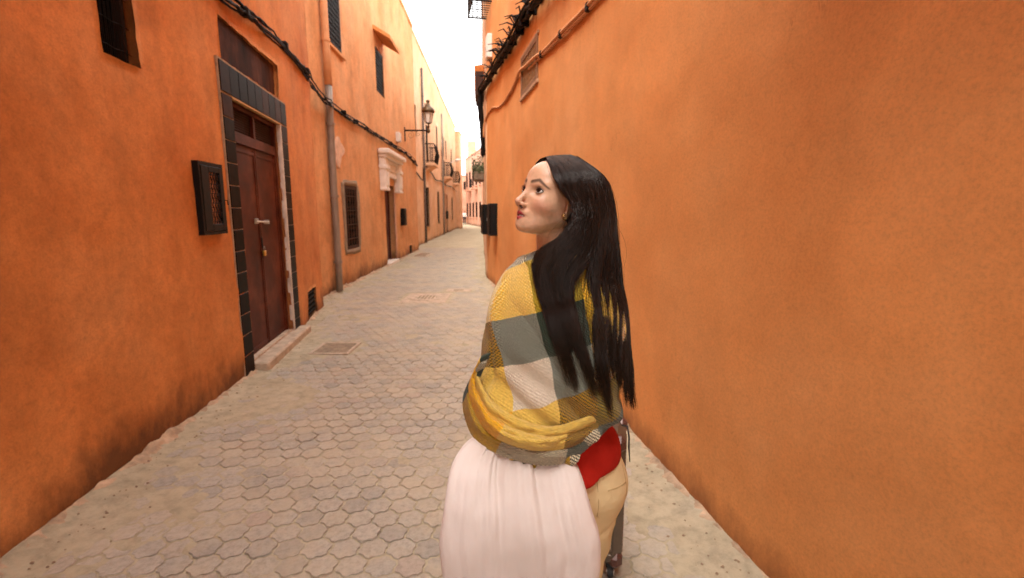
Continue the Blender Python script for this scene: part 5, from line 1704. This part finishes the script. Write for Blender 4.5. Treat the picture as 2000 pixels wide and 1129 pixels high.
GD = [  # distance of each guide point before collision
    [1.245, 1.19, 1.165, 1.16, 1.15, 1.15, 1.155, 1.16, 1.14, 1.125, 1.12, 1.12],
    [1.245, 1.18, 1.16, 1.15, 1.14, 1.14, 1.14, 1.13, 1.12, 1.115, 1.115, 1.11],
    [1.250, 1.18, 1.16, 1.15, 1.14, 1.135, 1.13, 1.125, 1.115, 1.11, 1.11, 1.11],
    [1.255, 1.19, 1.17, 1.16, 1.15, 1.14, 1.13, 1.12, 1.115, 1.11, 1.11, 1.11],
    [1.260, 1.21, 1.19, 1.18, 1.17, 1.15, 1.14, 1.13, 1.12, 1.12, 1.12, 1.12],
    [1.270, 1.25, 1.24, 1.23, 1.22, 1.20, 1.18, 1.17, 1.165, 1.165, 1.165, 1.165],
    [1.275, 1.27, 1.265, 1.26, 1.255, 1.245, 1.23, 1.22, 1.215, 1.21, 1.21, 1.21]]
GW = []
for g, d in zip(G, GD):
    g = np.array(g, float)
    GW.append(at(g[:, 0], g[:, 1], np.array(d)))
# the far side of her head and her back, carried round
def hl(p): return from_head(np.array(p, float))
far_guides = [
    [hl((.074, -.006, .094)), hl((.060, -.045, .078)), hl((.030, -.078, .030)), hl((.0, -.088, -.02)), hl((-.03, -.086, -.07)), (.150, 1.372, 1.50), (.165, 1.380, 1.43), (.172, 1.405, 1.36), (.180, 1.43, 1.29), (.185, 1.44, 1.23), (.19, 1.445, 1.18), (.195, 1.445, 1.14)],
    [hl((.040, -.006, .112)), hl((.020, -.055, .092)), hl((-.010, -.086, .040)), hl((-.03, -.090, -.02)), hl((-.05, -.080, -.08)), (.185, 1.362, 1.50), (.205, 1.370, 1.43), (.222, 1.39, 1.36), (.235, 1.405, 1.29), (.243, 1.41, 1.22), (.25, 1.41, 1.16), (.255, 1.41, 1.11)],
    [hl((.0, -.006, .118)), hl((-.035, -.045, .100)), hl((-.066, -.066, .050)), hl((-.075, -.070, -.01)), hl((-.08, -.060, -.075)), (.222, 1.335, 1.50), (.243, 1.340, 1.43), (.262, 1.345, 1.36), (.275, 1.345, 1.29), (.283, 1.34, 1.22), (.29, 1.335, 1.15), (.295, 1.33, 1.09)],
    GW[6]]
GWF = [np.array([np.asarray(q, float) for q in g]) for g in far_guides]

def settle(Pn, off):
    """keep hair points outside the skull and the shawl"""
    q = to_head(Pn)
    d = cranium(q) * HS
    gdir = (q - np.array([.002, 0, .022])) / np.array([.094, .0715, .088]) ** 2
    gdir /= np.linalg.norm(gdir, axis=-1, keepdims=True)
    push = np.clip(off - d, 0, .08) * (q[..., 2] > -.05)
    Pn = Pn + (gdir @ HB) * push[..., None]
    xl, xr, yc, hd = SHW(Pn[..., 2])
    cx, hw = (xl + xr) / 2, (xr - xl) / 2
    e = np.sqrt(((Pn[..., 0] - cx) / hw) ** 2 + ((Pn[..., 1] - yc) / hd) ** 2) + 1e-6
    tgt = 1.0 + (.012 + off * .6) / hd
    kk = np.where((e < tgt) & (Pn[..., 2] < 1.50), tgt / e, 1.0)
    Pn = Pn.copy()
    Pn[..., 0] = cx + (Pn[..., 0] - cx) * (1 + (kk - 1) * .6)
    Pn[..., 1] = yc + (Pn[..., 1] - yc) * kk
    return Pn
_rows = []
for y_, xl_, xr_, yc_, hd_ in SHs:
    a1 = at(xl_, y_, yc_); a2 = at(xr_, y_, yc_)
    _rows.append((a1[2], a1[0], a2[0], yc_, hd_))
_rows = np.array(_rows)[::-1]
def SHW(z): return [np.interp(z, _rows[:, 0], _rows[:, k]) for k in range(1, 5)]

def strands(guides, n, seed, wseg=26, spread=.010, ends=(.80, 1.03), r0=.00062, layer=.020, weights=None, clump=.65, split=None):
    rg = np.random.default_rng(seed)
    gs = np.stack([catmull(g, 60) for g in guides])             # guides x 60 x 3
    m = len(guides) - 1
    pos = rg.random(n) * m
    if weights is not None:
        cdf = np.cumsum(weights) / np.sum(weights)
        u = rg.random(n)
        k = np.searchsorted(cdf, u)
        pos = k + rg.random(n)
    # locks: strands lean towards clump centres the further down they go
    nc = 5.5
    ck = np.round(pos * nc + rg.normal(0, .18, n))
    cl = ck / nc + .04 * np.sin(ck * 7.1)
    tt = np.linspace(0, 1, wseg)
    ln = rg.uniform(ends[0], ends[1], n)
    clen = .88 + .12 * np.sin(ck * 12.9898)
    ln = np.minimum(ln * clen, 1.0)
    off = .004 + layer * rg.random(n) ** 1.3
    ph = rg.random((n, 3)) * 6.28
    amp = rg.random(n) * spread
    out = np.zeros((n, wseg, 3))
    for i, t in enumerate(tt):
        f_ = t * ln * 58.999
        a = f_.astype(int)
        fr = (f_ - a)[:, None]
        pc = pos + (cl - pos) * clump * min(1, t * 1.5)
        if split is not None:
            k_ = sstep(np.array(t), .34, .62)
            goal = np.where(pos < split + .5, split - .35 * (pos - split), split + 1 + .5 * (split + 1 - pos))
            pc = np.where((pos > split) & (pos < split + 1), pc + (goal - pc) * k_, pc)
        pc = np.clip(pc, 0, m - 1e-6)
        gi = pc.astype(int); gf = (pc - gi)[:, None]
        A = gs[gi, a] * (1 - fr) + gs[gi, a + 1] * fr
        B = gs[gi + 1, a] * (1 - fr) + gs[gi + 1, a + 1] * fr
        p = A * (1 - gf) + B * gf
        g_ = .25 + .75 * t
        wv_ = .0065 * min(1, t * 1.4) ** 2
        p = p + np.stack([np.sin(ck * 2.7 + 9.5 * t), .4 * np.sin(ck * 5.1 + 8 * t), 0 * ck], -1) * wv_
        p = p + np.stack([np.sin(7 * t + ph[:, 0]), np.sin(6 * t + ph[:, 1]), .3 * np.sin(5 * t + ph[:, 2])], -1) * (amp * g_)[:, None]
        out[:, i] = p
    out = settle(out, off[:, None] * np.linspace(.5, 1, wseg)[None, :])
    rad = r0 * rg.uniform(.7, 1.25, n)[:, None] * (1 - .75 * tt[None, :] ** 3)
    return out, rad

def strand_mesh(name, C, rad, mat, parent, sides=3):
    n, s, _ = C.shape
    T = np.gradient(C, axis=1)
    T /= np.linalg.norm(T, axis=2, keepdims=True) + 1e-9
    ref = np.array([0.31, -.9, .3])
    A = np.cross(T, ref); A /= np.linalg.norm(A, axis=2, keepdims=True) + 1e-9
    B = np.cross(T, A)
    V = np.zeros((n, s, sides, 3))
    for k in range(sides):
        w = 2 * math.pi * k / sides
        V[:, :, k] = C + (A * math.cos(w) + B * math.sin(w)) * rad[..., None]
    idx = np.arange(n * s * sides).reshape(n, s, sides)
    F = []
    for k in range(sides):
        k2 = (k + 1) % sides
        F.append(np.stack([idx[:, :-1, k], idx[:, :-1, k2], idx[:, 1:, k2], idx[:, 1:, k]], -1).reshape(-1, 4))
    F = np.concatenate(F)
    me = bpy.data.meshes.new(name)
    V = V.reshape(-1, 3)
    Mi = np.array(world_matrix(parent).inverted())
    V = V @ Mi[:3, :3].T + Mi[:3, 3]
    me.vertices.add(len(V)); me.vertices.foreach_set('co', V.ravel())
    me.loops.add(len(F) * 4); me.loops.foreach_set('vertex_index', F.ravel().astype(np.int32))
    me.polygons.add(len(F)); me.polygons.foreach_set('loop_start', np.arange(0, len(F) * 4, 4, dtype=np.int32))
    me.polygons.foreach_set('loop_total', np.full(len(F), 4, np.int32))
    me.update(calc_edges=True)
    me.polygons.foreach_set('use_smooth', np.ones(len(F), dtype=bool))
    o = bpy.data.objects.new(name, me)
    me.materials.append(mat)
    link(o, parent)
    return o

M_hair, nt, b = new_mat('dark_hair')
hn = noise_tex(nt, 9, 3, .6)
hr = ramp(nt, [(.3, (.006, .0034, .0022)), (.75, (.024, .011, .0065))])
nt.links.new(hn.outputs[0], hr.inputs[0]); nt.links.new(hr.outputs[0], b.inputs['Base Color'])
b.inputs['Roughness'].default_value = .25
b.inputs['Specular IOR Level'].default_value = .7
hair = empty('hair', (.15, 1.25, 1.3)); hair.parent = woman
hair.location = Vector((.15, 1.25, 1.3)) - woman.location
c1, r1_ = strands(GW, 5200, 1, weights=[1.0, .9, .9, 1.0, 1.1, 1.1], split=3)
strand_mesh('hair_lock', c1, r1_, M_hair, hair)
c2, r2_ = strands(GWF, 2200, 2, wseg=20)
strand_mesh('hair_lock', c2, r2_, M_hair, hair)
c3, r3_ = strands(GW, 260, 3, spread=.030, ends=(.5, 1.0), r0=.00032, layer=.012, clump=0)
strand_mesh('loose_hair', c3, r3_, M_hair, hair)
# ---------------------------------------------------------------- pale pink cloth bag hanging from her arm
bag = empty('cloth_bag', (.01, 1.06, .62), 'pale pink gathered cotton bag hanging below the plaid shawl', 'bag')
BG = catmull(np.array([(850, 932, 1080, 1.185, .020), (868, 908, 1106, 1.165, .026), (895, 889, 1121, 1.135, .034), (925, 878, 1134, 1.108, .042), (965, 871, 1147, 1.085, .050), (1000, 866, 1157, 1.072, .055),
                       (1040, 860, 1170, 1.064, .058), (1080, 863, 1171, 1.062, .058), (1110, 867, 1168, 1.060, .055), (1145, 872, 1163, 1.060, .048), (1170, 885, 1150, 1.06, .034), (1180, 905, 1130, 1.06, .012)], float), 150)
nb = 300
vsl = []
for i, (y_, xl_, xr_, yc_, hd_) in enumerate(BG):
    t = i / (len(BG) - 1)
    a1, a2 = at(xl_, y_, yc_), at(xr_, y_, yc_)
    cx, hw, z = (a1[0] + a2[0]) / 2, (a2[0] - a1[0]) / 2, a1[2]
    w = np.linspace(-math.pi, math.pi, nb, endpoint=False)
    c, s = np.cos(w), np.sin(w)
    X = cx + hw * np.sign(c) * np.abs(c) ** .72
    Yb = yc_ + hd_ * np.sign(s) * np.abs(s) ** .38
    q = (X - cx) / hw
    fade = math.exp(-(t / .50) ** 1.5)
    pl_ = lambda k_, p_: np.abs(np.sin(k_ * q + p_)) ** .7 - .6
    fold = 1.0 * pl_(11 + 2 * math.sin(3 * t), 1.0 + 1.3 * np.sin(4 * q)) + .6 * pl_(21, 2.0 + np.sin(7 * q + 2 * t)) + .5 * np.sin(9 * q + .8)
    low_ = .009 * np.exp(-((t - .80 - .05 * np.sin(4 * q)) / .035) ** 2) * np.cos(2.2 * q) - .010 * np.exp(-((t - .86 - .06 * np.sin(4 * q + .4)) / .03) ** 2)
    noise_ = np.array([mnoise.noise((x * 16, t * 5, 3.1)) * .5 + mnoise.noise((x * 34 + 5, t * 11, 7)) * .22 for x in X])
    fold = fold * np.array([.35 + 1.3 * abs(mnoise.noise((x * 11 + 2, t * 2.2, 9.0))) for x in X])
    dsp = (.0240 * fold * fade + .0040 * fold * (1 - t)) * np.exp(-(q / .75) ** 4) + low_ + .013 * noise_ * (.35 + t)
    Yb = Yb + np.sign(s) * dsp * np.abs(s) ** .4
    X = X + dsp * .25
    Zb = z + .004 * noise_ + .010 * t * np.sin(3 * q + 1)
    vsl.append(np.stack([X, Yb, np.broadcast_to(Zb, X.shape)], -1))
M_bag, nt, b = new_mat('pink_cotton')
bn_ = noise_tex(nt, 6, 4, .6)
br_ = ramp(nt, [(.3, (.75, .655, .605)), (.7, (.79, .70, .655))])
nt.links.new(bn_.outputs[0], br_.inputs[0]); nt.links.new(br_.outputs[0], b.inputs['Base Color'])
b.inputs['Roughness'].default_value = .9
b.inputs['Specular IOR Level'].default_value = .15
b.inputs['Subsurface Weight'].default_value = .06
b.inputs['Subsurface Radius'].default_value = (.02, .012, .010)
w1 = noise_tex(nt, 38, 5, .62, stretch=(1, 1, .35))
x1 = bump(nt, b, w1.outputs[0], .35, .006)
w2 = noise_tex(nt, 600, 2, .5)
bump(nt, b, w2.outputs[0], .25, .0008, x1)
sack = mesh_obj('sack', np.array(vsl).reshape(-1, 3), grid_faces(len(BG), nb, True) + [tuple((len(BG) - 1) * nb + k for k in range(nb))], M_bag, bag, True)
# side seams
mb = MB()
Vb = np.array(vsl)
for k in (0, nb // 2):
    mb.tube(Vb[4:-4:3, k] + np.array([.0005 if k == nb // 2 else -.0005, -.002, 0]) * (-1), .0016, 6)
mb.build('seam', M_bag, bag, True)
# strap running up under the shawl to her shoulder
mb = MB()
st_ = catmull([Vb[2, nb * 5 // 8], (.03, 1.19, 1.10), (.02, 1.20, 1.30), SH_L + np.array([.02, .01, .050]), (.045, 1.32, 1.36), (.01, 1.33, 1.10), Vb[2, nb * 7 // 8] + np.array([0, .10, .02]), Vb[2, nb * 7 // 8]], 60)
mb.tube(st_, .007, 8)
mb.build('strap', M_bag, bag, True)

# ---------------------------------------------------------------- suitcase
sc_rot = R(-14)
case = empty('suitcase', (.305, 2.05, 0), 'brown ribbed hard-shell suitcase with wheels standing in front of the woman', 'suitcase', rz=sc_rot)
CM = world_matrix(case)
def cw(p): return CM @ Vector(p)
C3 = CM.to_3x3()
M_case = simple_mat('case_shell', (.105, .078, .055), .38, .25, var=.15, scale=20, bumpd=.0006, bscale=200)
M_rib = simple_mat('case_rib', (.17, .125, .09), .35, .3, var=.1)
M_trim = simple_mat('case_trim', (.10, .045, .035), .35, .2, var=.1)
M_silver = simple_mat('silver_metal', (.62, .60, .56), .28, 1.0, var=.08)
M_rubber = simple_mat('black_rubber', (.015, .015, .016), .6, var=.1)
W_, D_, Hh = .40, .25, .60
MB().box(cw((0, 0, .07 + Hh / 2)), (W_, D_, Hh), C3, .035).build('shell', M_case, case, False)
mb = MB()
for i in range(17):
    z = .135 + i * .029
    for sgn in (-1, 1):
        mb.box(cw((sgn * (W_ / 2), 0, z)), (.008, D_ - .085, .013), C3, .003)
        mb.box(cw((0, sgn * (D_ / 2), z)), (W_ - .085, .008, .013), C3, .003)
mb.build('ribs', M_rib, case)
for sx in (-1, 1):
    for sy in (-1, 1):
        for z in (.105, .07 + Hh - .03):
            MB().box(cw((sx * (W_ / 2 - .028), sy * (D_ / 2 - .028), z)), (.064, .064, .075), C3, .022).build('corner_guard', M_trim, case)
        wc = cw((sx * (W_ / 2 - .045), sy * (D_ / 2 - .045), .0))
        ax_ = C3 @ Vector((1, 0, 0))
        wh = MB()
        cc = Vector((wc.x, wc.y, .030))
        wh.tube([cc - ax_ * .013, cc - ax_ * .009, cc + ax_ * .009, cc + ax_ * .013], [.024, .030, .030, .024], 20)
        wo_ = wh.build('wheel', M_rubber, case, False)
        hb = MB().tube([cc - ax_ * .0165, cc + ax_ * .0165], .017, 16)
        hb.build('hub', M_silver, wo_)
        MB().box((cc.x, cc.y, .062), (.040, .034, .026), C3, .006).build('caster', M_rubber, case)
MB().box(cw((W_ / 2 - .055, -D_ / 2 - .008, .190)), (.020, .014, .036), C3, .004).build('latch', M_silver, case)
mb = MB()
for sgn in (-1, 1):
    mb.tube([cw((sgn * .075, .05, .66)), cw((sgn * .075, .05, .985))], .008, 10)
mb.build('telescopic_rod', M_silver, case)
MB().tube([cw((-.085, .05, .99)), cw((-.05, .05, 1.0)), cw((.05, .05, 1.0)), cw((.085, .05, .99))], .013, 12).build('grip', M_rubber, case, True)
MB().tube([cw((W_ / 2 - .02, -.02, .69)), cw((W_ / 2 + .004, -.05, .70)), cw((W_ / 2 + .012, -.055, .66)), cw((W_ / 2 + .014, -.06, .60)), cw((W_ / 2 + .020, -.06, .545))], [.003, .004, .004, .004, .002], 6).build('luggage_strap', M_rubber, case, True)
